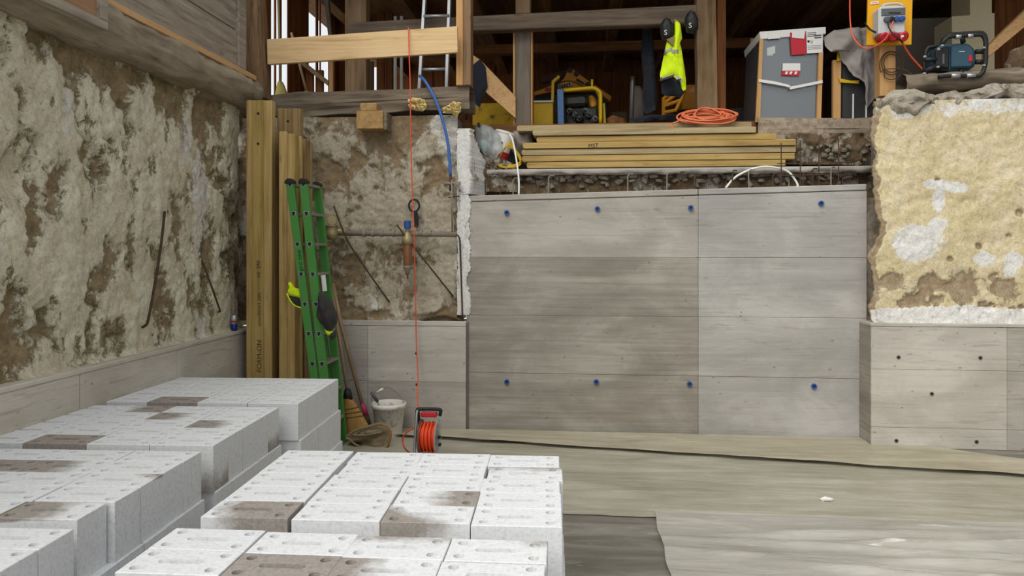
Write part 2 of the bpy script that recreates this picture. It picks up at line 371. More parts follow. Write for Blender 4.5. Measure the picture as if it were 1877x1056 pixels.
M['wrap'] = N('silver_wrapped_panel').set('Base Color', lin('#7d7f80')).set('Roughness', 0.3).set('Metallic', 0.75).m
M['wrapdark'] = plain('dark_wrapped_casing', '#3a3b3c', 0.3, 0.2)
M['tarp'] = plain('grey_fleece', '#96908a', 0.95, sc=20)
M['teal'] = plain('teal_plastic', '#2d4a58', 0.5)
M['greyplastic'] = plain('light_grey_plastic', '#b9bab7', 0.5)
M['midgrey'] = plain('mid_grey_plastic', '#55585a', 0.5)
M['engine'] = plain('oily_engine', '#35352f', 0.5, 0.3, var=0.5, sc=25)
M['canblue'] = plain('blue_print', '#27357d', 0.4, 0.4)
M['canblue2'] = plain('silver_print', '#c2c6cc', 0.35, 0.6)
m = N('clear_polythene_bag'); m.set('Base Color', lin('#b9c0bf')).set('Roughness', 0.2).set('Alpha', 0.5); M['poly'] = m.m
M['tealcap'] = plain('pale_teal_plastic', '#7fa39c', 0.5)
M['gable'] = plain('grey_plaster', '#989086', 0.95, sc=5)
m = N('sawn_end_grain'); f = m.noise(sc=25, detail=5); m.set('Base Color', m.ramp(f, [(0.3, '#8e6e46'), (0.7, '#b6935f')])); M['endgrain'] = m.m
# sand-lime block, dry and with damp stains of several shapes (object coordinates of the block, centred on its base)
def block_mat(name, kind=None):
    m = N(name); fi = m.noise(sc=70, detail=4, rough=0.7, off=8.0); me_ = m.noise(sc=5, detail=4, off=8.0)
    c = m.ramp(fi, [(0.3, '#c3c4c4'), (0.44, '#d9dadb'), (0.62, '#e2e3e4')])
    c = m.mix(m.math('MULTIPLY', me_, 0.15), c, '#d8d7d3')
    rough = 0.9
    if kind:
        x, y, z = m.coord(0), m.coord(1), m.coord(2); w = m.math('MULTIPLY', m.math('SUBTRACT', m.noise(sc=9, detail=5, off=8.0), 0.5), 0.22); tp = m.math('MULTIPLY', m.math('MINIMUM', m.math('SUBTRACT', z, 0.214), 0.0), 14.0)
        A = lambda a, b: m.math('ADD', a, b); Mu = lambda a, b: m.math('MULTIPLY', a, b)
        e = {'full': lambda: A(Mu(x, 0.0), 0.5), 'most': lambda: A(x, 0.10), 'left_half': lambda: A(Mu(x, -1), -0.02), 'right_half': lambda: A(x, -0.01),
             'front_corner': lambda: A(A(Mu(x, -0.8), Mu(y, -1.1)), -0.04), 'back_edge': lambda: A(A(y, -0.045), tp), 'top_most': lambda: A(A(x, 0.07), tp), 'top_left': lambda: A(A(Mu(x, -1), 0.04), tp), 'top_full': lambda: A(tp, 0.5), 'low': lambda: A(Mu(z, -1), 0.075),
             'corner_right': lambda: A(A(A(Mu(x, 0.9), Mu(y, 1.0)), -0.14), tp)}[kind]()
        k = m.ramp(A(A(e, w), 0.5), [(0.47, 0.0), (0.56, 1.0)])
        dc = m.ramp(fi, [(0.3, '#877f78'), (0.5, '#9a928a'), (0.7, '#a69e96')])
        if kind == 'full': k = m.math('MULTIPLY', k, 1.0)
        c = m.mix(k, c, dc)
    m.set('Base Color', c).set('Roughness', rough).set('Specular IOR Level', 0.2).bump(fi, 0.25, 0.004); return m.m
BM = {k: block_mat('sand_lime_' + (k or 'dry'), k) for k in (None, 'full', 'most', 'left_half', 'right_half', 'front_corner', 'back_edge', 'low', 'corner_right', 'top_most', 'top_left', 'top_full')}
# ================================================================ SETTING
YB, YL, YR = 6.41, 6.36, 6.16        # big concrete wall, low kerb wall behind the ladder, low wall under the cream plaster
XL = -2.85; KE = 2.85 / 2.62
fl = MB().box(-3.6, 6.0, -2.0, 7.2, -0.12, 0.0).build('floor', M['floor'], kind='structure')
# --- big concrete wall with panel imprints
x0, xm, x1 = XA(855, YB), XA(1280, YB), XA(1589, YB)
wb = struct('wall_back', ((x0 + x1) / 2, YB, 0))
MB().box(x0 + .004, x1 - .004, YB + .006, YB + .24, 0, 2.02).build('core', M['joint'], wb)
def slab(xa, xb, za, zb, Y, th, mat, parent, prd=0.0, zb2=None, name='panel'):
    g = 0.0009; zb2 = zb if zb2 is None else zb2; y = Y - prd
    p = [(xa + g, y, za + g), (xb - g, y, za + g), (xb - g, Y + th, za + g), (xa + g, Y + th, za + g), (xa + g, y, zb - g), (xb - g, y, zb2 - g), (xb - g, Y + th, zb2 - g), (xa + g, Y + th, zb - g)]
    return MB().hexa(p).build(name, mat, parent, bevel=0.0022)
zt = lambda x: 2.035 + (x - x0) / (x1 - x0) * 0.075
rows = [0, .5, 1.0, 1.5, 1.985]
mt = [['conc_dark', 'conc_dark', 'conc_dark', 'conc', 'conc'], ['conc_cool'] * 5]
for c, (xa, xb) in enumerate(((x0, xm), (xm, x1))):
    for r in range(5):
        za = rows[r]; zb = rows[r + 1] if r < 4 else None
        pr = [[.002, .003, .002, .0, .004], [0, .003, 0.001, .002, .004]][c][r]
        if r == 3: slab(xa, xb, za, zt(xa) - .055, YB, .02, M[mt[c][r]], wb, pr, zt(xb) - .055)
        elif r == 4: MB().hexa([(xa + .0025, YB - pr, zt(xa) - .05), (xb - .0025, YB - pr, zt(xb) - .05), (xb - .0025, YB + .24, zt(xb) - .05), (xa + .0025, YB + .24, zt(xa) - .05), (xa + .0025, YB - pr, zt(xa)), (xb - .0025, YB - pr, zt(xb)), (xb - .0025, YB + .24, zt(xb)), (xa + .0025, YB + .24, zt(xa))]).build('panel', M[mt[c][r]], wb, bevel=.006)
        else: slab(xa, xb, za, zb, YB, .02, M[mt[c][r]], wb, pr)
for px, py in ((929, 390), (1095, 383), (1266, 381), (1505, 373), (929, 700), (1093, 700), (1264, 704), (1492, 708)):
    p = P(px, py, YB - .006)
    pl = MB().lathe([(.0, -.004), (.022, -.004), (.022, .012), (.013, .012), (.011, .004), (.0, .004)], p, (0, -1, 0), 16).build('plug', M['plug'], wb)
    MB().lathe([(.0, .0045), (.0085, .0045), (.0085, .007), (0, .007)], p, (0, -1, 0), 10).build('plug_hole', M['black'], pl)
rr = random.Random(3)
for i in range(30):                                   # starter bars poking out of the fresh wall
    x = x0 + .05 + (x1 - x0 - .1) * i / 29 + rr.uniform(-.015, .015); h = rr.choice((.03, .04, .05, .1, .14))
    y = YB + .05 + rr.uniform(0, .14); z = zt(x)
    pts = [(x, y, z - .05), (x + rr.uniform(-.006, .006), y, z + h)]
    if h > .09: pts += [(x + .015, y + .02, z + h + .02), (x + .05, y + .05, z + h + .022)]
    MB().tube(pts, .005 if h < .09 else .006, 6).build('rebar', M['pipe'] if i % 3 == 0 else M['rust'], wb)
for px, py in ((1432, 262), (1467, 258), (1501, 258), (1537, 254)):
    p = P(px, py, YB + .1); MB().tube([(p.x, p.y, zt(p.x) - .05), p], .005, 6).build('rebar', M['rust'], wb)
for yy in (300, 322):
    a, b = P(1425, yy, YB + .105), P(1560, yy - 3, YB + .105); MB().tube([a, b], .0045, 6).build('rebar', M['rust'], wb)
# --- low wall behind the ladder
lx0, lx1 = -2.9, x0 + .004; HL = 0.947; HK = .893
wl = struct('wall_kerb_back', ((lx0 + lx1) / 2, YL, 0)); lm = XA(674, YL)
MB().box(lx0, x0 + .02, YL + .03, YL + .25, 0, HL - .005).build('core', M['joint'], wl)
for xa, xb in ((lx0, lm), (lm, lx1)):
    for za, zb in ((0, .42), (.42, .905)): slab(xa, xb, za, zb, YL, .02, M['conc_light' if xa == lm and za > 0 else 'conc'], wl, .002)
slab(lx0, lx1, .905, HL, YL, .25, M['conc_light'], wl, .006, name='coping')
for px, py in ((763, 648), (764, 705)): MB().lathe([(0, -.01), (.011, -.01), (.011, .002), (0, .002)], P(px, py, YL - .002), (0, -1, 0), 10).build('tie_hole', M['black'], wl)
# --- low wall along the stone wall
wk = struct('wall_kerb_left', (XL, 3.8, 0))
MB().box(XL - .3, XL - .012, 0.2, 6.34, 0, HK - .004).build('core', M['joint'], wk)
ys = [0.2, 2.85, 3.98, 5.0, 6.34]
for a, b in zip(ys, ys[1:]): MB().box(XL - .02, XL, a + .003, b - .003, 0.001, HK - .03).build('panel', M['conc_kerb'], wk, bevel=.004)
MB().box(XL - .3, XL + .006, 0.2, 6.34, HK - .03, HK).build('coping', M['conc_kerb'], wk, bevel=.006)
# --- low wall under the cream plaster
rx0, rx1 = XA(1597, YR), 6.0; HR = .985; sx = XA(1846, YR)
wr = struct('wall_kerb_right', (rx0 + 1, YR, 0))
MB().box(rx0 + .004, rx1, YR + .01, YR + .5, 0, HR - .01).build('core', M['joint'], wr)
for xa, xb in ((rx0, sx), (sx, rx1)):
    for za, zb in ((0, .16), (.16, .62), (.62, .96)): slab(xa, xb, za, zb, YR, .02, M['conc_light' if xa == rx0 else 'conc'], wr, .002)
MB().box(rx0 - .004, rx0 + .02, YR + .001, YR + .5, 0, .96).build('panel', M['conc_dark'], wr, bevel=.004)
slab(rx0 - .006, rx1, .96, HR, YR, .5, M['conc_light'], wr, .006, name='coping')
for px, py in ((1647, 655), (1797, 656), (1708, 722), (1643, 808), (1790, 810)):
    h = MB().lathe([(.016, -.004), (.016, .003), (.011, .003), (.009, -.006)], P(px, py, YR - .003), (0, -1, 0), 12).build('tie_hole', M['joint'], wr)
    MB().lathe([(0, .0), (.01, .0), (.01, .004), (0, .004)], P(px, py, YR - .003), (0, -1, 0), 10).build('hole_core', M['black'], h)
# --- stone wall on the left
def f_left(u, v):
    y = 0.3 + u * 5.42; z = .935 + v * (1.80 + .05 * fbm(y * 1.2, 4.4))
    n1 = fbm(y * 3.2, z * 1.7, 1.3, 7, .6); n2 = fbm(y * 5, z * 3.2, 7.7, 4); st = noise.cell(V((y * 3.4 + .3 * n2, z * 4.5 + .3 * n1, 0)))
    bare = sstep(4.3, 2.6, y) * .12 + sstep(2.35, 2.65, z) * .3
    mk = .64 + n1 * .55 + n2 * .3 - bare
    mk = min(1, max(0, mk)); k = sstep(.4, .6, mk)
    x = -2.72 + k * .022 + (1 - k) * (st * .02 - .01) + n1 * .025 + fbm(y * 22, z * 22, 2, 4) * .009
    hole = math.exp(-(((y - 3.35) / .16) ** 2 + ((z - 1.93) / .11) ** 2)); x -= hole * .10
    x += .05 * sstep(.97, .93, z) - .12 * sstep(5.60, 5.72, y)
    w = sstep(.15, .6, fbm(y * 2.2 + 9, z * 1.0, 5.5, 5)) * k * sstep(3.0, 4.0, y)
    return V((x, y, z)), (mk, w * .9)
MB().grid(f_left, 360, 130, ('mask', 'white')).from_eye(KE).build('wall_left', M['stonewall'], smooth=True, kind='structure')
# recess behind the end of the stone wall, with a slit of daylight
wc = struct('wall_corner', (-2.9, 6.2, 0))
def f_corner(z0, z1):
    def f(u, v):
        y = 5.6 + u * .95; z = z0 + v * (z1 - z0); n = fbm(y * 4, z * 3, 8.8)
        return V((-2.84 + n * .03, y, z)), (.42 + n * .4, 0)
    return f
MB().grid(f_corner(.93, 2.36), 24, 40, ('mask', 'white')).from_eye(KE).build('masonry', M['stonewall'], wc, smooth=True)
MB().grid(f_corner(2.52, 2.75), 24, 8, ('mask', 'white')).from_eye(KE).build('masonry', M['stonewall'], wc, smooth=True)
# --- plastered stub wall behind the ladder
sx0, sx1 = -3.15, XA(838, 6.44)
def f_stub(u, v):
    x = sx0 + u * (sx1 - sx0); z = .93 + v * 1.82; n1 = fbm(x * 2.0, z * 2.4, 21.0, 6, .75); n2 = fbm(x * 6, z * 6, 3.7, 4)
    mk = .62 + n1 * .55 + n2 * .2 - .35 * sstep(1.12, .98, z) - .25 * sstep(2.5, 2.62, z); k = sstep(.4, .6, mk)
    y = 6.46 - k * .02 - n1 * .02 - fbm(x * 22, z * 22, 2, 4) * .008 - .03 * sstep(1.15, .96, z)
    w = sstep(.0, .5, fbm(x * 2.0 + 3, z * 1.6, 15.5, 5)) * k * .7 + .6 * sstep(sx1 - .3, sx1 - .05, x) * sstep(1.9, 2.4, z)
    return V((x, y, z)), (min(1, max(0, mk)), min(1, w))
ws = struct('wall_stub', (-1.8, 6.46, .93))
MB().grid(f_stub, 150, 140, ('mask', 'white')).build('plaster_face', M['stubwall'], ws, smooth=True)
MB().box(sx0, sx1, 6.5, 6.95, .93, 2.72).build('core', M['joint'], ws)
def f_jamb(u, v):                                   # whitewashed end of the stub wall
    z = 1.0 + v * 1.62; n = fbm(u * 3, z * 3.1, 31.0)
    if z < 2.05: wpx = 24 - 6 * sstep(1.5, 1.25, z) + 14 * sstep(1.25, 1.06, z) * sstep(.98, 1.06, z)
    else: wpx = 56 - 24 * sstep(2.3, 2.55, z)
    wpx += 5 * fbm(z * 9, 2.2) + 3 * noise.noise(V((z * 40, 0, 3))); px = 838 - 3 * noise.noise(V((z * 8, 1, 4))) - 2 * noise.noise(V((z * 45, 1, 9))) + u * wpx
    p = P(px, 455, 6.40 + (max(0, u * wpx - 24) / 32) * .36 - .005 * math.sin(min(1, u) * math.pi) - .004 * n)
    return V((p.x, p.y, z)), (.75 + n * .3, .4 + n)
MB().grid(f_jamb, 14, 200, ('mask', 'white')).build('whitewashed_jamb', M['whitewash'], ws, smooth=True)
MB().box(sx1 - .02, XA(862, 6.55), 6.46, 6.9, 1.9, 2.62).build('jamb_core', M['mortar'], ws)
def f_heap(u, v):
    a = P(770 + 80 * u, 455, 6.38 + .12 * v); h = .05 * math.sin(math.pi * u) * (1 - v * .3) + .012 * noise.noise(V((u * 20, v * 9, 2)))
    return V((a.x, a.y, HL - .006 + max(0, h) + .03 * v)), (.3 + .3 * noise.noise(V((u * 12, v * 9, 5))), 0)
MB().grid(f_heap, 30, 8, ('mask', 'white')).build('crumbled_mortar', M['earth'], ws, smooth=True)
# --- cream plaster wall on the right with its broken jamb
def f_right(u, v):
    z = .97 + v * 1.79; L = .55; s_ = u * (L + 2.9)
    jag = .03 * fbm(z * 5, 7.0, 0, 5) + .012 * noise.noise(V((z * 30, 0, 0)))
    xe = XA(1601 + 8 * noise.noise(V((z * 3.1, 9, 0))), 6.22) + jag + .02 * sstep(2.2, 2.0, z) * sstep(1.4, 1.7, z)
    n = fbm(s_ * 6, z * 6, 13, 5)
    if s_ < L:
        t = s_ / L; p = V((xe + (1 - t) * .26 + .02 * n - .03 * (1 - t) * noise.noise(V((t * 8, z * 6, 3))), 6.80 - t * .56, z)); mk, w = .15 + .2 * n, 0
    else:
        x = xe + (s_ - L); n1 = fbm(x * 2.2, z * 2.2, 43, 6, .8); n2 = fbm(x * 4.5, z * 4.5, 17, 5)
        e = sstep(0, .05, x - xe - .012 + .03 * n2); low = sstep(1.5, 1.2, z) * sstep(1.05, 1.15, z)
        mk = e * (.86 + n1 * .15 - low * sstep(.10, .40, n2) * .6); w = sstep(1.13, 1.07, z + .05 * n1) * .9
        for (bx, bz, rx_, rz_) in ((1718, 338, 18, 8), (1722, 368, 9, 18), (1752, 345, 16, 9), (1690, 440, 42, 24), (1718, 412, 16, 10), (1802, 474, 16, 12), (1858, 478, 14, 14), (1850, 497, 10, 10), (1680, 455, 30, 20)):
            b = P(bx, bz, 6.22); w = max(w, 1.05 * math.exp(-(((x - b.x) / (rx_ * .0055)) ** 2 + ((z - b.z) / (rz_ * .0055)) ** 2) ** 1.0 + .5 * n2))
        for (bx, bz, rr_) in ((1718, 330, 7), (1741, 475, 8), (1770, 520, 22), (1845, 530, 20), (1705, 520, 20), (1635, 515, 16), (1870, 390, 9), (1850, 432, 5), (1796, 452, 5)):
            b = P(bx, bz, 6.22); mk -= .85 * math.exp(-(((x - b.x) ** 2 + (z - b.z) ** 2) / (rr_ * .0042) ** 2) * (1 + .9 * n2))
        w *= sstep(.3, .6, mk) if w < .8 else 1
        wh = sstep(.35, .65, mk)
        p = V((x, 6.235 - wh * .016 - n1 * .012 - fbm(x * 12, z * 12, 4, 4) * .008, z))
        if z > 2.5: w = max(w, sstep(2.52, 2.70, z) * .55 + .35 * n2)
    return p, (min(1, max(0, mk)), min(1, max(0, w)))
wp = struct('wall_right', (3.5, 6.3, .97))
MB().grid(f_right, 260, 130, ('mask', 'white')).build('plaster_face', M['cream'], wp, smooth=True)
MB().box(x1 - .03, 2.6, 6.43, 6.8, 0, 2.0).build('rubble_fill', M['stone'], wp)
MB().box(XA(1640, 6.3), 6.0, 6.32, 6.8, .97, 2.7).build('core', M['joint'], wp)
def lump(outline, Y, th, seed, amp=.02, mk0=.5):
    b = puff(outline, Y, th, nr=9, ns=64, fold=.28, fscale=11, fdir=(1, 1.2), seed=seed, flat=1.0)
    for p in b.v: p += V((0, noise.noise(p * 9) * amp, noise.noise(p * 11 + V((5, 5, 5))) * amp))
    b.att = {'mask': [mk0 + .4 * noise.noise(p * 6) for p in b.v], 'white': [0.25 + .5 * noise.noise(p * 4) for p in b.v]}
    return b
lump([(1604, 182), (1625, 172), (1660, 165), (1700, 172), (1726, 184), (1722, 198), (1690, 203), (1672, 216), (1640, 219), (1615, 210), (1602, 196)], 6.28, .14, 2.0, .04, mk0=.8).build('broken_slab', M['earth'], wp)
lump([(1690, 196), (1705, 176), (1760, 168), (1830, 158), (1960, 142), (1960, 184), (1850, 188), (1760, 196), (1700, 206)], 6.36, .15, 5.0, .05, mk0=.75).build('rubble_top', M['earth'], wp)
lump([(1612, 190), (1640, 205), (1640, 250), (1618, 300), (1603, 280), (1600, 230)], 6.50, .1, 8.0).build('broken_edge', M['earth'], wp, smooth=True)
b = MB().grid(lambda u, v: (lambda p, r, t: V((p.x, p.y + r * math.cos(t), p.z + r * .75 * math.sin(t))))(P(1652 + 330 * u, 157 - 20 * u, 6.47), .115 + .03 * noise.noise(V((u * 9, 2 * math.cos(6.283 * v), 2 * math.sin(6.283 * v)))), 6.2832 * v), 40, 18)
b.build('weathered_sill', M['oldgrey_x'], wp, smooth=True)
# --- ledge behind the big wall: lean concrete edge, rubble face, stones
wu = struct('wall_rubble', (.8, 6.85, 2.0))
ZS = 2.295; xa, xb = XA(893, 6.7), XA(1612, 6.8)
def f_slab(u, v):
    x = xa + u * (xb - xa); prof = [(.02, -.05), (-.012, -.035), (-.014, .0), (.03, .008), (.7, .008)]; i = min(3, int(v * 4)); t = v * 4 - i
    a, c = prof[i], prof[i + 1]; n = .028 * noise.noise(V((x * 9, v * 3, 1))) * (1 - min(1, v * 1.3)) + .012 * noise.noise(V((x * 40, v * 6, 1))) * (1 - min(1, v * 1.3))
    return V((x, 6.685 + a[0] + (c[0] - a[0]) * t + n, ZS - .008 + a[1] + (c[1] - a[1]) * t + n * .5))
MB().grid(f_slab, 120, 8).build('lean_concrete_edge', M['conc'], wu, smooth=True)
def f_face(u, v):
    x = xa - .2 + u * (xb - xa + .2); z = 1.95 + v * .33; n = fbm(x * 5, z * 6, 6, 5)
    return V((x, 6.79 + n * .035 - .03 * (1 - v), z)), (.4 + n * .5, .1)
MB().grid(f_face, 180, 18, ('mask', 'white')).build('earth_face', M['earth'], wu, smooth=True)
def f_soil(u, v):                                   # slope of soil beside the whitewashed jamb
    p = P(884 + 64 * u, 268 + 34 * u ** .8 + (352 - 268 - 34 * u ** .8) * (1 - v), 6.72); n = noise.noise(p * 14)
    return V((p.x, p.y + .04 * n - .05 * (1 - v) + .05 * u, p.z)), (.45 + .4 * n, .2)
MB().grid(f_soil, 24, 24, ('mask', 'white')).build('soil_slope', M['earth'], wu, smooth=True)
sm = []
for k in range(6):
    bm = bmesh.new(); bmesh.ops.create_icosphere(bm, subdivisions=1, radius=1)
    for v in bm.verts: v.co *= 1 + .75 * noise.noise(v.co * 1.1 + V((k * 9, 0, 0))); v.co = V([max(-.72, min(.72, c)) for c in v.co])
    me = D.meshes.new('stone'); bm.to_mesh(me); bm.free(); me.materials.append(M['stone']); sm.append(me)
def stone(parent, c, s_, i):
    o = D.objects.new('stone', sm[i % 6]); COL.objects.link(o); o.parent = parent; o.location = V(c) - V(parent['_o']); o.scale = s_
    o.rotation_euler = (rr.uniform(-.4, .4), rr.uniform(-.5, .5), rr.uniform(-.4, .4))
for i in range(88):
    px = 915 + 660 * (i / 88) + rr.uniform(-6, 6); row = (0, 1, 0, 0, 1, 0, 2)[i % 7]; py = (326, 334, 344)[row] - (px - 915) * .012 + rr.uniform(-2.5, 2.5); w = rr.uniform(6, 15) if row < 2 else rr.uniform(4, 7)
    stone(wu, P(px, py, 6.745 + rr.uniform(0, .03)), (w * .0049, .045, rr.uniform(4, 9) * .0049), i)
for i in range(26): stone(wu, P(rr.uniform(890, 930), rr.uniform(292, 350), 6.70), (rr.uniform(.012, .03), .03, rr.uniform(.012, .025)), i)
# earth bank and old sill to the right of the board stack
def f_bank(u, v):
    p = P(1440 + 185 * u, 302 - 58 * v, 6.86); n = fbm(p.x * 6, p.z * 6, 16, 5); return V((p.x, p.y + .05 * n, p.z)), (.38 + n * .6, .15)
MB().grid(f_bank, 60, 24, ('mask', 'white')).build('earth_bank', M['earth'], wu, smooth=True)
for i in range(30): stone(wu, P(rr.uniform(1462, 1600), rr.uniform(262, 300), 6.84), (rr.uniform(.02, .045), .03, rr.uniform(.015, .03)), i)
# --- upper floor and its edge timbers
ZU = 2.75
fu = MB().box(XA(868, 7.05), 7.5, 7.02, 13.5, ZU - .14, ZU).build('floor_upper', M['brown_x'], kind='structure')
MB().box(-3.3, XA(868, 7.05) - .001, 6.72, 13.5, ZU - .10, ZU).build('floor_loft', M['brown_x'], kind='structure')
MB().box(XA(1612, 6.82), 7.5, 6.82, 7.015, ZU - .14, ZU - .002).build('floor_edge', M['brown_x'], kind='structure')
MB().box(XA(868, 7.05), 7.0, 7.26, 7.4, 2.26, 2.60).build('wall_undercroft', M['joint'], kind='structure')
# --- timber cladding above the stone wall
wt = struct('wall_timber', (-2.7, 4.0, 2.7))
def f_sill(u, v):
    y = 0.3 + 5.45 * u; t = v; prof = [(-2.80, 2.66), (-2.62, 2.67), (-2.56, 2.74), (-2.56, 2.88), (-2.62, 2.95), (-2.85, 2.95)]; i = min(4, int(t * 5)); q = t * 5 - i
    a, b2 = prof[i], prof[i + 1]; n = fbm(y * 2.5, t * 5, 3, 4)
    return V((a[0] + (b2[0] - a[0]) * q + .03 * n, y, a[1] + (b2[1] - a[1]) * q + .03 * fbm(y * 3, t * 4, 9, 4)))
MB().grid(f_sill, 160, 15).from_eye(KE).build('sill_log', M['oldsill_y'], wt, smooth=True)
for za, zb, xo in ((2.96, 3.25, 0), (3.262, 3.50, -.01), (3.512, 3.78, .005), (3.792, 4.08, -.005)): MB().box(-2.69 + xo, -2.655 + xo, 3.88, 5.50, za, zb).from_eye(KE).build('board', M['oldgrey_y'], wt, bevel=.004)
MB().box(-2.66, -2.58, 3.73, 5.68, 2.905, 2.945).from_eye(KE).build('ledger_strip', M['pine_y'], wt, bevel=.004)
MB().box(-2.72, -2.64, 5.50, 5.63, 2.95, 4.2).from_eye(KE).build('stud', M['oldgrey_y'], wt, bevel=.004)
MB().box(-2.70, -2.60, 3.73, 3.87, 2.86, 4.2).from_eye(KE).build('stud', M['oldgrey_y'], wt, bevel=.004)
for k in range(3): MB().box(-2.56, -2.53, 1.3 + .8 * k, 2.095 + .8 * k, 2.78, 4.2).from_eye(KE).build('brown_panel', M['panelbrown'], wt, bevel=.003)
MB().box(-2.57, -2.505, 1.3, 3.72, 2.73, 2.78).from_eye(KE).build('panel_frame', M['oldgrey_y'], wt, bevel=.004)
MB().box(-2.57, -2.505, 3.66, 3.72, 2.78, 4.2).from_eye(KE).build('panel_frame', M['oldgrey_y'], wt, bevel=.004)
MB().box(-2.95, -2.72, 0.3, 5.60, 2.95, 4.4).from_eye(KE).build('backing', M['joint'], wt)
# --- loft side wall of spaced vertical boards (daylight through the gaps) and back wall
wv = struct('wall_loft_side', (-3.1, 8.2, ZU))
for a, b2 in ((478, 497), (504, 506.5), (513, 516.5), (528, 537), (537.5, 548), (548.5, 566), (580, 583.5), (587, 588.5), (603, 612), (612.5, 622), (622.5, 634), (634.5, 648)):
    p, q = PX(a, 150, -3.05), PX(b2, 150, -3.05)
    if q.y > p.y: MB().box(-3.062, -3.05, p.y, q.y, ZU, 5.6).build('board', M['brown_z'], wv)
wz = struct('wall_loft_back', (1.5, 11.6, ZU)); x = -3.1; i = 0
while x < 7.4:
    w = rr.uniform(.20, .30); MB().box(x, x + w - .003, 11.6 + .012 * (i % 2), 11.66, ZU, 5.2).build('board', M['brown_z'], wz); x += w; i += 1
MB().box(7.4, 7.5, 7.05, 11.7, ZU, 5.2).build('wall_loft_end', M['gable'], kind='structure')
MB().box(6.0, 6.2, -2.0, 6.6, 0, 4.6).build('wall_east_unseen', M['gable'], kind='structure')  # unseen side wall, added to cut sky light on right-hand block faces
# --- loft ceiling
ce = struct('ceiling', (1.5, 9, 4.5)); 
for k in range(36): MB().box(-3.3 + k * .3, -3.3 + k * .3 + .298, 6.3, 11.7, 4.48, 4.51).build('board', M['brown_y'], ce)
MB().box(-3.4, 7.6, 6.2, 11.8, 4.512, 4.56).build('roof_deck', M['brown_y'], ce)
for k in range(13): MB().box(-2.9 + k * .8, -2.9 + k * .8 + .13, 6.3, 11.6, 4.30, 4.478).build('joist', M['brown_y'], ce)
MB().box(-3.3, 7.4, 11.67, 11.7, ZU, 5.2).build('wall_loft_outer', M['brown_z'], kind='structure')
# --- cream masonry and grey gable in the loft, right
wg = struct('wall_loft_gable', (4.5, 9, ZU))
MB().box(XA(1640, 9.2), 7.3, 9.2, 9.4, ZU, 4.29).build('gable_plaster', M['gable'], wg)
wq = struct('wall_loft_pier', (4.6, 8.4, ZU))
pquad([(1745, 150), (1745, 30), (1778, 28), (1778, -60), (1818, -60), (1818, 24), (1823, 24), (1823, 150)], 8.3, .4).build('cream_pier', M['pier'] if 'pier' in M else plain('pier_paint', '#efe2ba', .9), wq)
for k in range(3): pbox(1824 + k * 20, -60, 1843.4 + k * 20, 150, 8.55, .05).build('plank', M['brown_z'], wq)
# ================================================================ PLASTIC FILM ON THE FLOOR
def film(name, quad, nu, nv, mat, label, z=.006, amp=.006, ridge=None, jag=.02, folds=None, seed=0, curl=0):
    a, b, c, d = [V(p) for p in quad]           # a-b far edge, d-c near edge
    def f(u, v):
        p = a.lerp(b, u).lerp(d.lerp(c, u), v); n = noise.noise(V((p.x * 2.2 + seed, p.y * 9, seed))); m2 = noise.noise(V((p.x * 6, p.y * 24, seed + 4)))
        h = max(0, n) * amp + abs(m2) * amp * .5
        if ridge: h += ridge * math.exp(-((v - .03) / .035) ** 2) * (.6 + .4 * noise.noise(V((u * 7, 3, seed)))) 
        if curl: h += curl * sstep(.72, .97, v) * (.7 + .5 * noise.noise(V((u * 9, 2, seed))))
        if folds:
            for (fu, fv, ang, w, hh) in folds:
                t = (u - fu) * math.cos(ang) + (v - fv) * math.sin(ang); s2 = -(u - fu) * math.sin(ang) + (v - fv) * math.cos(ang) + .01 * noise.noise(V((t * 9, fu, 2)))
                h += hh * math.exp(-(s2 / w) ** 2) * math.exp(-(t / .28) ** 4)
        e = jag * noise.noise(V((p.x * 3 + seed, p.y * 3, 8)))
        return V((p.x + (e if u < .001 or u > .999 else 0), p.y + (e if v < .001 or v > .999 else 0), z + h))
    o = MB().grid(f, nu, nv).build(name, mat, smooth=True, label=label, category='plastic film', group='plastic films on the floor'); o['kind'] = 'thing'; return o
pz = lambda x, y: PZ(x, y, 0)
film('plastic_film', (V((-1.9, 6.34, 0)), V((2.3, 6.38, 0)), V((4.4, 5.20, 0)), V((-1.9, 6.12, 0))), 160, 30, M['foil_y'],
     'yellowed strip of plastic film along the foot of the big concrete wall', z=.019, amp=.008, seed=2, curl=.02)
far_l, far_r = V((pz(640, 815).x, 6.3, 0)), V((4.4, 5.18, 0))
film('plastic_film', (V((-1.9, 6.24, 0)), V((4.4, 5.34, 0)), V((4.4, 4.40, 0)), V((-1.9, 4.43, 0))), 150, 70, M['foil_m'],
     'broad dusty plastic film sheet with a raised seam, across the middle of the floor', z=.006, amp=.007, seed=5)
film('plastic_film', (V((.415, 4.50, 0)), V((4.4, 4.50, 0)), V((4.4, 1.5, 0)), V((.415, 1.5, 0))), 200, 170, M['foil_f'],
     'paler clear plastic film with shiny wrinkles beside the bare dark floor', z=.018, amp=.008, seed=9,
     folds=[(.40, .10, -.06, .010, .05), (.30, .17, .10, .008, .03), (.52, .13, -.05, .012, .05), (.26, .24, .2, .008, .025), (.22, .34, -.3, .008, .03), (.40, .30, .25, .010, .04), (.55, .22, .05, .01, .04)])
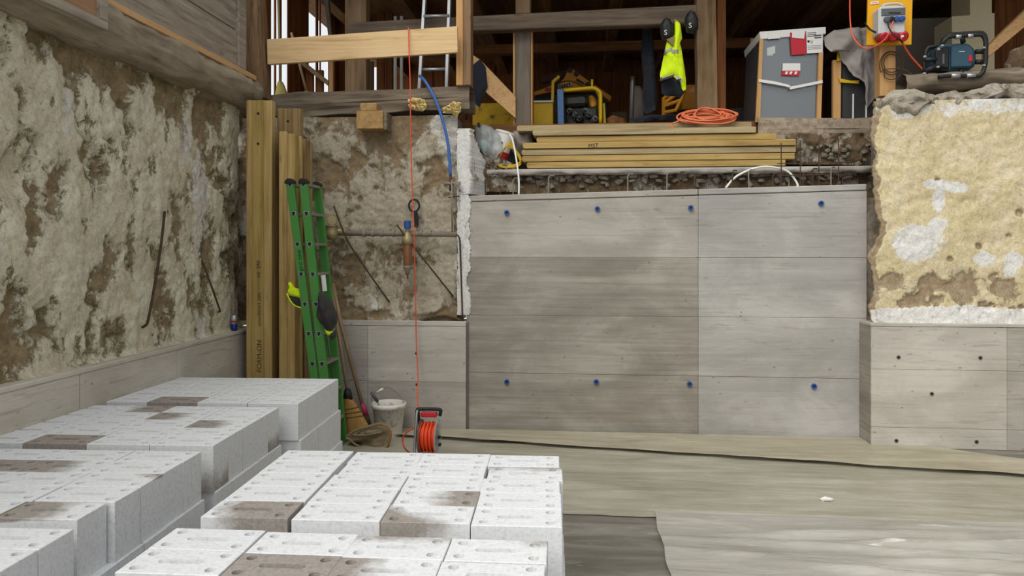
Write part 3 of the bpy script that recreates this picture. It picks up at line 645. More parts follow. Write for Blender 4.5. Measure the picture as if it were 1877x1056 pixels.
# ================================================================ SAND-LIME BLOCKS
BW, BD, BH = .305, .1675, .22; TOP = 3 * BH
def block_mesh(holes=True):
    bm = bmesh.new(); w, d, h = BW / 2 - .0012, BD / 2 - .001, BH - .0006; c = .0022
    def loop(pts, z): return [bm.verts.new((x, y, z)) for x, y in pts]
    R = lambda a, b_: [(-a, -b_), (a, -b_), (a, b_), (-a, b_)]
    l0, l1, l2 = loop(R(w, d), 0), loop(R(w, d), h - c), loop(R(w - c, d - c), h)
    bm.faces.new(l0[::-1])
    for A, B in ((l0, l1), (l1, l2)):
        for i in range(4): bm.faces.new((A[i], A[(i + 1) % 4], B[(i + 1) % 4], B[i]))
    if not holes: bm.faces.new(l2)
    else:
        pat = []
        for sx in (-1, 1):
            for sy in (-1, 1): pat.append([(sx * .112 + .0165 * math.cos(t), sy * .049 + .0165 * math.sin(t)) for t in [2 * math.pi * k / 12 for k in range(12)]])
        sl = []
        for k in range(7): t = -math.pi / 2 + math.pi * k / 6; sl.append((.055 + .014 * math.cos(t), .014 * math.sin(t)))
        for k in range(7): t = math.pi / 2 + math.pi * k / 6; sl.append((-.055 + .014 * math.cos(t), .014 * math.sin(t)))
        pat.append(sl); edges = [bm.edges.get((l2[i], l2[(i + 1) % 4])) for i in range(4)]
        for q in pat:
            t = loop(q, h); n = len(q); cx = sum(p[0] for p in q) / n; cy = sum(p[1] for p in q) / n
            b_ = loop([(cx + (x - cx) * .8, cy + (y - cy) * .8) for x, y in q], h - .04)
            for i in range(n):
                f = bm.faces.new((t[i], t[(i + 1) % n], b_[(i + 1) % n], b_[i])); edges.append(bm.edges.get((t[i], t[(i + 1) % n])))
            bm.faces.new(b_)
        bmesh.ops.triangle_fill(bm, use_beauty=True, edges=edges)
    bmesh.ops.recalc_face_normals(bm, faces=bm.faces)
    me = D.meshes.new('sand_lime_block'); bm.to_mesh(me); bm.free(); me.materials.append(BM[None]); return me
ME_TOP, ME_LOW = block_mesh(True), block_mesh(False)
rb = random.Random(11); ORD = ('front', 'second', 'third', 'fourth', 'back')
def pile(pname, corner, rows, cols, yaw, stains, shifts, right_edge_low=.012, left_seen=False):
    """corner: right front corner of the top layer (pixel); columns run to the left, rows run back"""
    o = PZ(corner[0], corner[1], TOP); ca, sa = math.cos(yaw), math.sin(yaw); ex = V((ca, sa, 0)); ey = V((-sa, ca, 0))
    for layer in range(3):
        for r in range(rows):
            for c in range(cols):
                top = layer == 2; dx, dy = (shifts.get((r, c), (0, 0)) if top else (right_edge_low * (2 - layer), .01 * (2 - layer)))
                jx, jy, ja = rb.uniform(-.002, .002), rb.uniform(-.0015, .0015), rb.uniform(-.003, .003)
                p = o + ex * (-(c + .5) * (BW + .002) + dx + jx) + ey * ((r + .5) * (BD + .001) + dy + jy)
                b = D.objects.new('sand_lime_block', ME_TOP if top else ME_LOW); COL.objects.link(b)
                b.location = (p.x, p.y, layer * BH + .0002); b.rotation_euler = (0, 0, yaw + ja + (math.pi if rb.random() < .5 and not stains.get((r, c)) else 0))
                k = stains.get((r, c)) if top else None
                if k: b.material_slots[0].link = 'OBJECT'; b.material_slots[0].material = BM[k]
                row = ORD[r] if rows == 5 else ('front', 'second', 'third', 'back')[r]; col = ('first', 'second', 'third', 'fourth', 'fifth')[c]
                tone = 'brown damp block' if k in ('full', 'most') else 'part-damp block' if k else 'white block'
                vis = top or c == 0 or r == 0
                if top: b['label'] = f'{tone} topping the {pname} pile, {row} row, {col} column from right'
                elif vis: b['label'] = f'{("bottom", "middle")[layer]} layer block of the {pname} pile, {row} row, {col} column from right'
                else: b['label'] = f'white block hidden inside the lower layers of the {pname} pile'
                b['category'] = 'block'; b['group'] = f'sand-lime blocks of the {pname} pile' if vis else f'hidden blocks of the {pname} pile'
Y1 = math.radians(2.5)
pile('rear wall', (547, 740), 5, 4, Y1, {(0, 2): 'full'}, {})
pile('middle wall', (391, 817), 5, 4, Y1, {(0, 2): 'full', (2, 0): 'top_left', (3, 1): 'top_left', (4, 2): 'top_most', (0, 0): 'low', (4, 0): 'low'}, {})
pile('near wall', (157, 951), 5, 4, Y1, {(0, 0): 'top_left', (3, 1): 'top_left', (3, 2): 'top_full', (2, 0): 'corner_right'}, {(0, 0): (-.022, -.012), (1, 0): (.002, .0)})
pile('floor-side', (1031, 966), 5, 4, Y1, {(0, 3): 'most', (0, 1): 'front_corner', (1, 1): 'right_half', (3, 0): 'back_edge'},
     {(3, 0): (.012, -.012), (4, 0): (0, .0), (0, 3): (-.01, .03), (1, 3): (-.01, .03), (2, 3): (-.01, .03), (3, 3): (-.01, .03), (4, 3): (-.01, .03), (0, 2): (0, .02), (1, 2): (0, .02), (2, 2): (0, .02), (3, 2): (.012, .03), (4, 2): (.006, .02), (0, 1): (0, .012), (1, 1): (.004, .012), (2, 1): (.004, .012), (3, 1): (.0, .012), (4, 1): (.004, .012)})
def pile_back(pname, bc, rows, cols, yaw, stains, shifts):
    q = PZ(bc[0], bc[1], TOP) + V((math.sin(yaw), -math.cos(yaw), 0)) * rows * (BD + .001)
    d = q - EYE; t = d.dot(FW); pile(pname, (CX + d.dot(RT) / t * F, HY - d.z / t * F), rows, cols, yaw, stains, shifts)
pile_back('front', (1006, 992), 4, 4, math.radians(1.2), {(2, 2): 'full', (2, 1): 'left_half', (3, 1): 'back_edge', (3, 0): 'corner_right'},
     {(3, 3): (-.0, .022), (2, 3): (.0, .022), (3, 2): (.004, .012), (2, 2): (.004, .012), (3, 1): (0, .004), (2, 1): (0, .004), (2, 0): (-.004, -.006)})
pile_back('corner', (136, 969), 4, 4, Y1, {}, {})
# ================================================================ LOFT EDGE TIMBERS
def tag(o, label, cat, group=None):
    o['label'] = label; o['category'] = cat
    if group: o['group'] = group
    return o
def rough_log(p0, p1, w, h, mat, name, label, cat, seed=0, amp=.018, seg=40, bulge=.0):
    p0, p1 = V(p0), V(p1); d = p1 - p0; a = d.normalized().cross(V((0, 0, 1)))
    if a.length < .05: a = V((1, 0, 0))
    a.normalize(); b = a.cross(d.normalized())
    def f(u, v):
        t = v * 2 * math.pi; c, s_ = math.cos(t), math.sin(t); k = 1 / max(abs(c), abs(s_)); k = k * .75 + .25 * 1.15
        q = p0 + d * u; n = noise.noise(V((u * d.length * 3 + seed, c * 1.5, s_ * 1.5 + seed))) * amp + noise.noise(V((u * d.length * 1.2, c * 9 + seed, s_ * 9))) * amp * .6
        return q + a * (c * k * (w / 2 + n)) + b * (s_ * k * (h / 2 + n))
    m = MB().grid(f, seg, 24); w_ = 25
    m.f += [tuple(range(23, -1, -1)), tuple(seg * w_ + i for i in range(24))]
    o = m.build(name, mat, smooth=False); return tag(o, label, cat)
rough_log(P(470, 203, 6.62), P(866, 184, 6.62), .36, .215, M['oldgrey_x'], 'sill_timber', 'weathered grey sill timber on top of the plastered wall, above the ladder', 'timber', 3, .022)
rough_log(P(1385, 240, 6.98), P(1620, 238, 6.98), .2, .2, M['oldsill_y'], 'edge_timber', 'dark old edge timber under the silver wrapped crate', 'timber', 8)
rough_log(P(471, 181, 6.32), P(462, -60, 6.32), .17, .2, M['oldbrown_z'], 'corner_post', 'rough brown old corner post at the end of the pale guard plank', 'post', 5, .014)
def post(x0, x1, y0, y1, Y, th, mat, name, label, cat='post', bevel=.006):
    return tag(pbox(x0, y0, x1, y1, Y, th).build(name, mat, bevel=bevel), label, cat)
o = thing('stair_post', 'smooth brown post carrying the right end of the pale guard plank', 'post', P(849, 156, 6.48))
pbox(836, -60, 848.5, 156, 6.42, .13).build('board', M['pine_z'], o, bevel=.003); pbox(849, -60, 863, 156, 6.42, .15).build('board', M['oldbrown_z'], o, bevel=.004)
tag(pquad([(489, 72), (838, 48), (839, 96), (490, 118)], 6.30, .04).build('guard_plank', M['pine_x'], bevel=.003), 'long pale pine guard plank nailed across two posts above the ladder', 'plank')
g = tag(pquad([(860, 96), (881, 110), (945, 177), (945, 217), (860, 142)], 7.05, .05).build('sloping_plank', M['pine_y'], bevel=.003), 'pine plank sloping down behind the stair post towards the yellow panel', 'plank')
tag(puff([(866, 120), (880, 108), (890, 122), (894, 160), (884, 178), (880, 198), (870, 190), (868, 160)], 7.035, .03, seed=4).build('dark_rag', M['navycloth'], smooth=True), 'dark navy cloth hung over the sloping pine plank', 'cloth')
# concrete step + floor ledge posts
o = thing('grey_post', 'square grey timber post between the yellow panel and the generator', 'post', P(960, 238, 7.10))
pbox(945, 48, 972, 238, 7.1, .18).build('shaft', M['darkpost_z'], o, bevel=.006)
pbox(945, -60, 972, 25, 7.1, .18).build('shaft', M['logpost_z'], o, bevel=.006)
pbox(940.5, 54, 944.5, 238, 7.12, .12).build('edge_strip', M['pine_z'], o); pbox(972.6, 54, 976, 230, 7.12, .12).build('edge_strip', M['pine_z'], o)
rough_log(P(1294, 224, 7.2), P(1292, -60, 7.2), .185, .185, M['logpost_z'], 'log_post', 'thick cracked log post behind the coil of orange cable', 'post', 11, .008)
post(1314, 1331, -60, 224, 7.22, .1, M['brown_z'], 'thin_post', 'slim reddish post standing against the thick log post')
tag(pquad([(640, 41), (1278, 8), (1278, 42), (640, 64)], 6.98, .12).build('old_rail', M['oldbeam_x'], bevel=.008), 'heavy old grey rail running across the loft opening, caps hung on it', 'rail')
tag(MB().box(-3.05, 7.4, 9.4, 9.52, ZA(98, 9.4), ZA(80, 9.4)).build('brown_rail', M['brown_x'], bevel=.006), 'brown squared rail deep in the loft behind the machines', 'rail')
post(632, 671, -60, fy(7.11), 7.11, .14, M['logpost_z'], 'loft_post', 'brown squared post deep in the loft, beside the aluminium ladder')
post(603, 611, 108, fy(7.6), 7.6, .05, M['pine_z'], 'leaning_board', 'narrow pale board standing on the sill behind the guard plank')
post(537, 545, -60, fy(8.0), 8.0, .05, M['logpost_z'], 'standing_batten', 'grey batten standing in the loft beside the second straw broom')
tag(pquad([(548, 116), (556, 112), (602, 148), (602, 158)], 7.6, .06).build('diagonal_brace', M['logpost_z'], bevel=.004), 'short diagonal brace low in the loft behind the guard plank', 'timber')
tag(pquad([(590, -40), (598, -40), (613, 112), (606, 112)], 7.7, .05).build('leaning_batten', M['darkpost_z'], bevel=.003), 'grey batten leaning before the bright gap in the boards', 'timber')
for a, b in ((721, 728), (732, 740)): tag(ptube([((a + b) / 2, fy(7.6)), ((a + b) / 2, 30)], 7.6, .017, 10).build('white_pole', M['white'], smooth=True), 'one of the two thin white poles standing beside the aluminium ladder', 'pole', 'white poles in the loft')
post(676, 684, 112, fy(8.2), 8.2, .05, M['logpost_z'], 'standing_batten', 'narrow batten below the guard plank, beside the brown squared post')
for k, a in enumerate((560, 578, 622, 690, 706)): post(a, a + 14, 128 if a < 600 else -60, fy(9.0, 2.70), 9.0 if a > 600 else 7.72, .04, M['brown_z'], 'upright_board', ('first', 'second', 'third', 'fourth', 'fifth')[k] + ' from the corner post of the brown upright boards in the loft', 'board')['group'] = 'upright boards in the loft'
tag(pquad([(1808, 88), (1890, 8), (1890, 40), (1808, 108)], 7.2, .09).build('raking_strut', M['pine_y'], bevel=.005), 'raking pale timber strut behind the work radio', 'timber')
o = lump([(1842, 118), (1850, 92), (1890, 78), (1910, 140), (1845, 142)], 6.9, .12, 3.0).build('stone_lump', M['earth'], smooth=True); tag(o, 'grey masonry lump beside the raking strut at the wall top', 'stone')
o = lump([(940, 240), (978, 236), (980, 285), (946, 290), (934, 268)], 7.05, .16, 6.0, .01).build('concrete_lump', M['gable'], smooth=True); tag(o, 'grey concrete block behind the left ends of the board stack', 'stone')
o = thing('beam_stub', 'sawn timber stub with a notched end sticking out under the sill timber', 'timber', P(680, 236, 6.32))
pbox(653, 203, 702, 236, 6.30, .30).build('shank', M['endgrain'], o, bevel=.005); pbox(660, 189, 690, 203, 6.30, .30).build('tenon', M['endgrain'], o, bevel=.004); pbox(703, 205, 709, 238, 6.31, .2).build('side_cheek', M['oldgrey_x'], o, bevel=.003)
for n, (o_, l) in enumerate((([(748, 182), (762, 178), (778, 182), (783, 195), (776, 204), (758, 203), (749, 196)], 'yellowed blob of foam where the orange cable crosses the sill timber'), ([(808, 200), (822, 192), (832, 186), (846, 188), (846, 202), (836, 216), (828, 208), (812, 208)], 'yellowed blob of foam beside the blue hose'))):
    b = puff(o_, 6.40, .035, fold=1.3, fscale=55, fdir=(1, 1), seed=n * 3, ns=56, nr=8); b.build('foam_blob', M['foam'], smooth=True, label=l, category='foam')
# ================================================================ FORMWORK TIMBERS IN THE CORNER
def hbeam(x0, x1, top, Y, lab, front=True, text=False, old=False, group='formwork timbers in the corner'):
    a, b2 = XA(x0, Y), XA(x1, Y); h = P((x0 + x1) / 2, top, Y).z; w = b2 - a
    o = thing('formwork_timber', lab, 'timber', ((a + b2) / 2, Y, 0), group); mt = M['formold_z'] if old else M['formbeam_z']; mw = M['formold_z'] if old else M['formweb_z']
    if front:
        c1, c2 = a + w * .22, b2 - w * .32
        MB().box(a, c1, Y, Y + .08, 0, h).build('chord', mt, o, bevel=.005); MB().box(c2, b2, Y, Y + .08, 0, h - .005).build('chord', mt, o, bevel=.005)
        MB().box(c1, c2, Y + .012, Y + .045, 0, h).build('web', mw, o)
        for z in (h - .11, h - .36): MB().lathe([(0, 0), (.011, 0), (.011, .002), (0, .002)], ((c1 + c2) / 2, Y + .0115, z), (0, -1, 0), 10).build('bore_hole', M['black'], o)
        if text:
            x = c2 - .022; ft = Y + .0105
            z1 = P(475, 683, Y).z; lettering('FORM-ON', (x, ft, z1), (0, 0, 1), (-1, 0, 0), .058, M['inkbrown'], o)
            z2 = P(475, 598, Y).z; lettering('smartBEAM 20N', (x - .006, ft, z2), (0, 0, 1), (-1, 0, 0), .040, M['inkbrown'], o)
            z3 = P(475, 508, Y).z; lettering('Hi  290', (x - .01, ft, z3), (0, 0, 1), (-1, 0, 0), .045, M['inkbrown'], o)
    else:
        MB().box(a, b2, Y, Y + .04, 0, h).build('chord', mt, o, bevel=.005); MB().box(a, b2, Y + .14, Y + .18, 0, h).build('chord', mt, o, bevel=.005)
        MB().box((a + b2) / 2 - .0135, (a + b2) / 2 + .0135, Y + .041, Y + .139, 0, h).build('web', mw, o)
    return o
hbeam(451, 498, 183, 5.90, 'frontmost yellow formwork timber in the corner, with printed lettering', text=True)
hbeam(508, 550, 198, 6.10, 'tallest weathered formwork timber standing behind the green ladder', old=True)
hbeam(500, 507, 241, 6.02, 'narrow formwork timber edge-on just behind the lettered one', front=False, old=True)
hbeam(511, 525, 241, 5.86, 'formwork timber edge-on, first of the pair before the weathered one', front=False)
hbeam(526, 540, 245, 5.88, 'formwork timber edge-on, second of the pair before the weathered one', front=False)
hbeam(551, 559, 255, 6.12, 'slim formwork timber edge-on beside the plastered wall', front=False, old=True)
# ================================================================ GREEN LADDER
YN, YF = 5.60, 5.90
def at_line(top, bot, py): t = (py - top[1]) / (bot[1] - top[1]); return (top[0] + (bot[0] - top[0]) * t, py)
R1 = ((530, 338), (576, 679)); R2 = ((555, 338), (593, 679))
def zpy(py): return P(560, py, YN).z
zb = 0.0; ztop = zpy(334)
def rail_x(Rl, z): # pixel row of height z at YN, then x along the photographed rail
    py = HY - (z - 1.58) / 1 * F / P(560, 455, YN).length * 1.0
    return P(*at_line(*Rl, py), YN).x
lad = thing('step_ladder', 'green folded double ladder leaning in the corner against the formwork timbers', 'ladder', (rail_x(R2, .9), YN, 0))
lean = .0
def pole(Rl, Y, dx, name='rail', w=.064, d=.032, mat='green', zt_=None):
    zt2 = zt_ or ztop; a, b2 = V((rail_x(Rl, 0.0) + dx, Y, 0.0)), V((rail_x(Rl, zt2) + dx, Y, zt2))
    m = MB(); q = V((w / 2, 0, 0)); t = V((0, d, 0)); f = V((.012, 0, 0))
    m.prism([a - q, a + q, a + q + t, a + q - f + t, a + q - f + t * .25, a - q + f + t * .25, a - q + f + t, a - q + t], b2 - a)   # U-shaped channel
    return m.build(name, M[mat], lad, bevel=.002)
DX = -.004
pole(R1, YN, 0); pole(R2, YN, 0); pole(R1, YF, DX); pole(R2, YF, DX)
for py in (338, 392, 448, 503, 558, 612, 667, 722, 778):
    z = zpy(py)
    for Rl in (R1, R2):
        a = V((rail_x(Rl, z), YN + .01, z)); b2 = V((rail_x(Rl, z) + DX, YF + .02, z))
        rg = MB().bar(a, b2, .06, .022).build('rung', M['aludirty'], lad, bevel=.003)
        MB().prism([a + V((x, -.0125, y)) for x, y in ((-.016, .016), (.016, .016), (.014, -.004), (-.004, -.02))], (0, .006, 0)).build('rung_end', M['black'], rg)
        MB().prism([a + V((x, -.0115, y)) for x, y in ((-.021, .02), (.021, .02), (.019, -.006), (-.006, -.026))], (0, .004, 0)).build('rung_collar', M['alu'], rg)
for Rl, nm in ((R1, 0), (R2, 1)):
    for Y, dx in ((YN, 0), (YF, DX)):
        c = V((rail_x(Rl, ztop) + dx, Y + .012, ztop)); m = MB()
        m.prism([c + V((x, -.022, y)) for x, y in ((-.036, -.012), (.036, -.012), (.04, .008), (.015, .03), (-.02, .03), (-.04, .006))], (0, .055, 0)); m.build('hinge_cap', M['black'], lad, bevel=.005)
za = zpy(497); p0 = V((rail_x(R1, za) + .022, YN - .0012, za)); za2 = zpy(462); p1 = V((rail_x(R1, za2) + .022, YN - .0012, za2)); d = (p1 - p0).normalized()
lettering('pro·one', p0, d, V((-d.z, 0, d.x)), .052, M['ink'], lad)
MB().bar((rail_x(R2, zpy(500)) + .05, YN + .1, zpy(505)), (rail_x(R2, zpy(530)) + .05, YN + .1, zpy(535)), .035, .004, V((0, 1, 0))).build('sticker', M['paper'], lad)
# jacket thrown over the ladder
jk = thing('work_jacket', 'dark work jacket with fluorescent yellow panels slung through the green ladder', 'jacket', P(585, 615, 5.55))
puff([(583, 535), (592, 538), (610, 555), (618, 575), (619, 592), (608, 607), (598, 606), (588, 592), (579, 578), (582, 556)], 5.555, .05, fold=.5, fscale=16, fdir=(1, .5), seed=2).build('dark_body', M['darkcloth'], jk, smooth=True)
puff([(595, 604), (611, 608), (604, 615), (599, 614)], 5.56, .025, seed=5, ns=30, nr=4).build('yellow_hem', M['hivis'], jk, smooth=True)
puff([(527, 536), (531, 526), (528, 518), (534, 517), (540, 527), (548, 530), (552, 543), (549, 546), (530, 540)], 5.67, .03, fold=.6, seed=7, ns=44).build('yellow_hood', M['hivis'], jk, smooth=True)
puff([(528, 541), (549, 547), (553, 562), (549, 566), (538, 557)], 5.68, .03, fold=.5, seed=9, ns=36).build('dark_sleeve', M['darkcloth'], jk, smooth=True)
ptube([(526, 538), (532, 551), (541, 560), (553, 565)], 5.665, .006).build('yellow_piping', M['hivis'], jk, smooth=True)
puff([(604, 612), (616, 604), (617, 616), (607, 624)], 5.57, .025, seed=12, ns=30, nr=4).build('dark_cuff', M['darkcloth'], jk, smooth=True)
# ================================================================ BROOMS, BAG, BUCKET, REEL
br = thing('straw_broom', 'straw broom with black collar standing on its bristles beside the green ladder', 'broom', P(650, 800, 6.02))
ptube([(637, 719), (607, 528)], 6.05, .0135, 10, smooth=1).build('handle', M['handle'], br, smooth=True)
b = MB().grid(lambda u, v: (lambda c, w: V((c.x + w * math.cos(6.2832 * u) * (1 + .03 * math.sin(60 * u)), c.y + .045 * (1 - .2 * v) * math.sin(6.2832 * u), c.z + (.012 * math.sin(50 * u) if v > .99 else 0))))(P(637 + 15 * v, 730 + 64 * v, 6.02), (.036 + .105 * v ** .8)), 56, 10)
b.f += [tuple(range(55, -1, -1)), tuple(57 * 10 + i for i in range(56))]; b.build('bristles', M['straw'], br, smooth=False)
p, q = P(637, 714, 6.02), P(638, 732, 6.02); MB().lathe([(.022, 0), (.04, .0), (.034, .05), (.024, .085), (.018, .085)], q, p - q, 16).build('collar', M['black'], br, smooth=True)
for v in (.28, .40, .52): MB().tube([(lambda c, w: V((c.x + w * math.cos(t), c.y + .047 * (1 - .2 * v) * math.sin(t), c.z + .012 * math.cos(t))))(P(637 + 15 * v, 730 + 64 * v, 6.02), .038 + .105 * v ** .8) for t in [2 * math.pi * k / 20 for k in range(20)]], .0032, 5, True).build('stitching', M['inkbrown'], br)
rk = thing('scraper', 'long wooden handle ending in a red grip and dark blade, behind the straw broom', 'tool', P(672, 772, 6.22))
ptube([(664, 742), (624, 590), (610, 520)], 6.24, .015, 10, smooth=1).build('handle', M['handle'], rk, smooth=True)
ptube([(664, 740), (672, 764)], 6.24, .021, 10, smooth=1).build('grip', M['pink'], rk, smooth=True); ptube([(671, 762), (677, 786)], 6.24, .024, 10, smooth=1).build('blade', M['rust'], rk, smooth=True)
bag = thing('tool_bag', 'flat tan canvas tool bag with leather strap, lying in front of the white bucket', 'bag', P(672, 824, 5.86))
puff([(636, 800), (645, 792), (664, 786), (692, 777), (702, 776), (712, 786), (714, 800), (710, 818), (690, 820), (664, 818), (648, 812)], 5.86, .10, fold=.45, fscale=12, fdir=(.6, 1.6), seed=21, flat=.6).build('canvas_body', M['canvas'], bag, smooth=True)
ptube([(697, 777), (711, 783), (716, 797), (711, 818)], 5.77, .011).build('leather_strap', M['leather'], bag, smooth=True)
ptube([(634, 802), (650, 790), (672, 783), (700, 776)], 5.77, .012).build('rolled_edge', M['canvas'], bag, smooth=True)
ptube([(634, 803), (642, 806), (650, 814), (660, 819)], 5.76, .010).build('carry_strap', M['canvas'], bag, smooth=True)
ptube([(645, 797), (668, 798), (700, 792)], 5.75, .008).build('canvas_fold', M['canvas'], bag, smooth=True); MB().box(*[c for c in (P(708, 816, 5.75).x - .012, P(708, 816, 5.75).x + .012, 5.745, 5.757, P(708, 818, 5.75).z, P(708, 812, 5.75).z)]).build('buckle', M['brass'], bag)
bc = PZ(712, 798, .002); bc = V((bc.x, 6.16, .002))
bu = thing('bucket', 'white mortar-smeared bucket with wire handle by the concrete wall', 'bucket', bc)
MB().lathe([(.0, 0), (.105, 0), (.108, .004), (.135, .235), (.146, .237), (.147, .272), (.139, .275), (.134, .270), (.128, .22), (.103, .02), (0, .02)], bc, n=32).build('shell', M['bucket'], bu, smooth=True)
MB().lathe([(0, .15), (.119, .15), (.119, .156), (.0, .17)], bc, n=24).build('mortar_rest', M['mortar'], bu, smooth=True)
h = [bc + V((-.142, 0, .25)), bc + V((-.13, -.05, .33)), bc + V((-.06, -.04, .40)), bc + V((.02, -.0, .39)), bc + V((.10, .03, .31)), bc + V((.142, .0, .25))]
MB().tube(spline(h, 5), .0028, 6).build('wire_handle', M['steel'], bu, smooth=True); MB().tube([h[1].lerp(h[2], .55), h[2].lerp(h[3], .25)], .011, 10).build('hand_grip', M['white'], bu, smooth=True)
tr = thing('pointing_trowel', 'dark trowel handle sticking out of the white bucket', 'trowel', bc + V((-.06, -.02, .17)))
MB().tube([bc + V((-.085, -.045, .29)), bc + V((-.125, -.08, .37))], .014, 10).build('grip', M['midgrey'], tr, smooth=True); MB().tube([bc + V((-.04, -.02, .16)), bc + V((-.085, -.045, .29))], .006, 8).build('blade', M['steel'], tr, smooth=True)
YR2 = 5.42; rc = V((XA(787, YR2), YR2, 0.0)); rl = thing('cable_reel', 'black framed cable reel wound with orange cable, red grip on top', 'cable reel', rc)
zr = lambda py: P(787, py, YR2).z
cx_, cz = rc.x, .185; aX = V((1, 0, 0))
for s_, nm in ((-1, 'flange'), (1, 'flange')): MB().lathe([(.05, 0), (.128, 0), (.130, .004), (.128, .008), (.05, .008)], (cx_ + s_ * .062 - .004, YR2, cz), aX, 32).build(nm, M['midgrey'] if s_ < 0 else M['poly'], rl, smooth=False)
MB().lathe([(0, 0), (.05, 0), (.05, .12), (0, .12)], (cx_ - .06, YR2, cz), aX, 20).build('drum', M['black'], rl)
q = []; nt = 15
for i in range(nt * 22 + 1):
    t = 2 * math.pi * i / 22; u = i / (nt * 22); x = (abs(((u * 2.0) % 2) - 1) - .5) * .1; q.append(V((cx_ + x + .008 * math.sin(t * .5), YR2 + (.098 + .012 * u) * math.cos(t), cz + (.098 + .012 * u) * math.sin(t))))
MB().tube(q, .0062, 6).build('wound_cable', M['orangered'], rl, smooth=True)
MB().lathe([(0, 0), (.092, 0), (.092, .1), (0, .1)], (cx_ - .05, YR2, cz), aX, 24).build('inner_winding', M['orangered'], rl)
fx = cx_ - .088
MB().tube(spline([V((fx, YR2 - .13, .006)), V((fx, YR2 - .05, .30)), V((fx, YR2 - .02, .375)), V((fx + .01, YR2, .385))], 4), .011, 8).build('frame_tube', M['steel'], rl, smooth=True)
MB().tube([V((fx, YR2 + .15, .006)), V((fx, YR2 + .02, .37))], .011, 8).build('frame_tube', M['black'], rl, smooth=True)
MB().tube([V((fx, YR2 - .14, .012)), V((fx, YR2 + .16, .012))], .011, 8).build('frame_foot', M['black'], rl, smooth=True)
MB().tube([V((fx, YR2, cz)), V((cx_ + .085, YR2, cz))], .012, 10).build('axle', M['black'], rl, smooth=True)
MB().tube(spline([V((fx - .005, YR2 - .01, .345)), V((fx, YR2 - .01, .385)), V((fx + .03, YR2 - .01, .392)), V((cx_ + .075, YR2 - .01, .392)), V((cx_ + .085, YR2 - .01, .37)), V((cx_ + .08, YR2 - .01, .345))], 4), .013, 8).build('carry_frame', M['black'], rl, smooth=True)
MB().box(cx_ - .06, cx_ + .06, YR2 - .03, YR2 + .012, .335, .372).build('grip', M['redlabel'], rl, bevel=.006)
MB().box(cx_ + .075, cx_ + .095, YR2 - .05, YR2 - .02, .13, .15).build('crank_knob', M['black'], rl, bevel=.003)
cab = [(753, 68, 6.26), (749, 56, 6.27), (749, 53, 6.30), (750, 54, 6.35), (753, 80, 6.36)]
path = [P(*c) for c in ((752, 80, 6.36), (750, 56, 6.355), (748.5, 52, 6.32), (749, 58, 6.278), (750, 100, 6.27), (752, 160, 6.24), (753, 260, 6.26), (756, 360, 6.26), (759, 430, 6.2), (760, 470, 6.24), (762, 560, 6.26), (763, 620, 6.27), (766, 690, 6.2), (765, 730, 6.0), (768, 756, 5.8), (768, 775, 5.62))]
path += [V((fx - .02, YR2 + .08, .2)), V((fx + .03, YR2 + .05, .26)), V((cx_, YR2 + .02, .285))]
MB().tube(spline(path, 5), .0052, 7).build('hanging_cable', M['orange'], smooth=True, label='thin orange cable hanging from the pale guard plank down to the reel', category='cable')
MB().tube(spline([P(764, 784, 5.44), P(748, 790, 5.46), P(738, 806, 5.50), P(742, 822, 5.5), PZ(754, 832, .008)], 5), .006, 7).build('cable_loop', M['orange'], smooth=True, label='short loop of red-orange cable looping out beside the cable reel', category='cable')
# ================================================================ PIPE, FILTER AND RODS ON THE STUB WALL
YP = 6.33
pp = thing('water_pipe', 'old grey water pipe with brass valve running along the plastered wall', 'pipe', P(720, 436, YP))
MB().tube([P(618, 427, YP), P(836, 430, YP)], .023, 12).build('pipe_run', M['pipe'], pp, smooth=True)
for x in (668, 684, 700, 722, 772, 788): MB().lathe([(.02, -.014), (.03, -.012), (.03, .012), (.02, .014)], P(x, 428, YP), (1, 0, 0), 12).build('fitting', M['pipe'], pp)
MB().tube(spline([P(634, 427, YP), P(620, 424, YP), P(608, 424, YP - .02)], 3), .03, 12).build('valve_body', M['brass'], pp, smooth=True)
p = P(608, 430, YP - .03); MB().lathe([(0, -.05), (.032, -.045), (.054, -.015), (.058, .015), (.05, .035), (.05, .07), (.054, .072), (.054, .08), (0, .082)], p, n=20).build('valve_bulb', M['brass'], pp, smooth=True)
MB().lathe([(0, -.012), (.042, -.012), (.045, 0), (.042, .012), (0, .012)], P(609, 404, YP - .03), (.25, -1, .1), 24).build('valve_disc', M['brass'], pp)
MB().tube([P(828, 330, YP), P(829, 428, YP)], .007, 8).build('riser', M['pipe'], pp, smooth=True)
MB().tube(spline([P(832, 430, YP), P(842, 436, YP), P(844, 470, 6.385), P(848, 590, 6.385)], 4), .007, 8).build('drop_pipe', M['rust'], pp, smooth=True)
tv = thing('tap', 'corroded tap with side outlets at the lower end of the blue hose', 'tap', P(826, 352, 6.36))
MB().tube([P(815, 337, 6.36), P(844, 336, 6.36)], .016, 10).build('body', M['pipe'], tv, smooth=True); MB().tube([P(826, 318, 6.36), P(826, 350, 6.36)], .012, 10).build('stem', M['rust'], tv, smooth=True)
MB().lathe([(0, -.008), (.026, -.008), (.028, .004), (0, .01)], P(838, 338, 6.34), (0, -1, 0), 14).build('outlet', M['pipe'], tv); MB().tube([P(822, 362, 6.37), P(842, 360, 6.37)], .006, 6).build('screw_bar', M['rust'], tv)
MB().tube(spline([P(769, 139, 6.44), P(780, 150, 6.40), P(799, 185, 6.37), P(814, 230, 6.36), P(822, 270, 6.36), P(826, 322, 6.36)], 5), .013, 10).build('blue_hose', M['blue'], smooth=True, label='blue plastic hose curving down from the sill timber to the tap', category='hose')
wf = thing('water_filter', 'brown see-through water filter with blue knob hanging under the pipe', 'water filter', P(747, 503, YP - .05))
YQ = YP - .05; fc = P(747, 428, YQ)
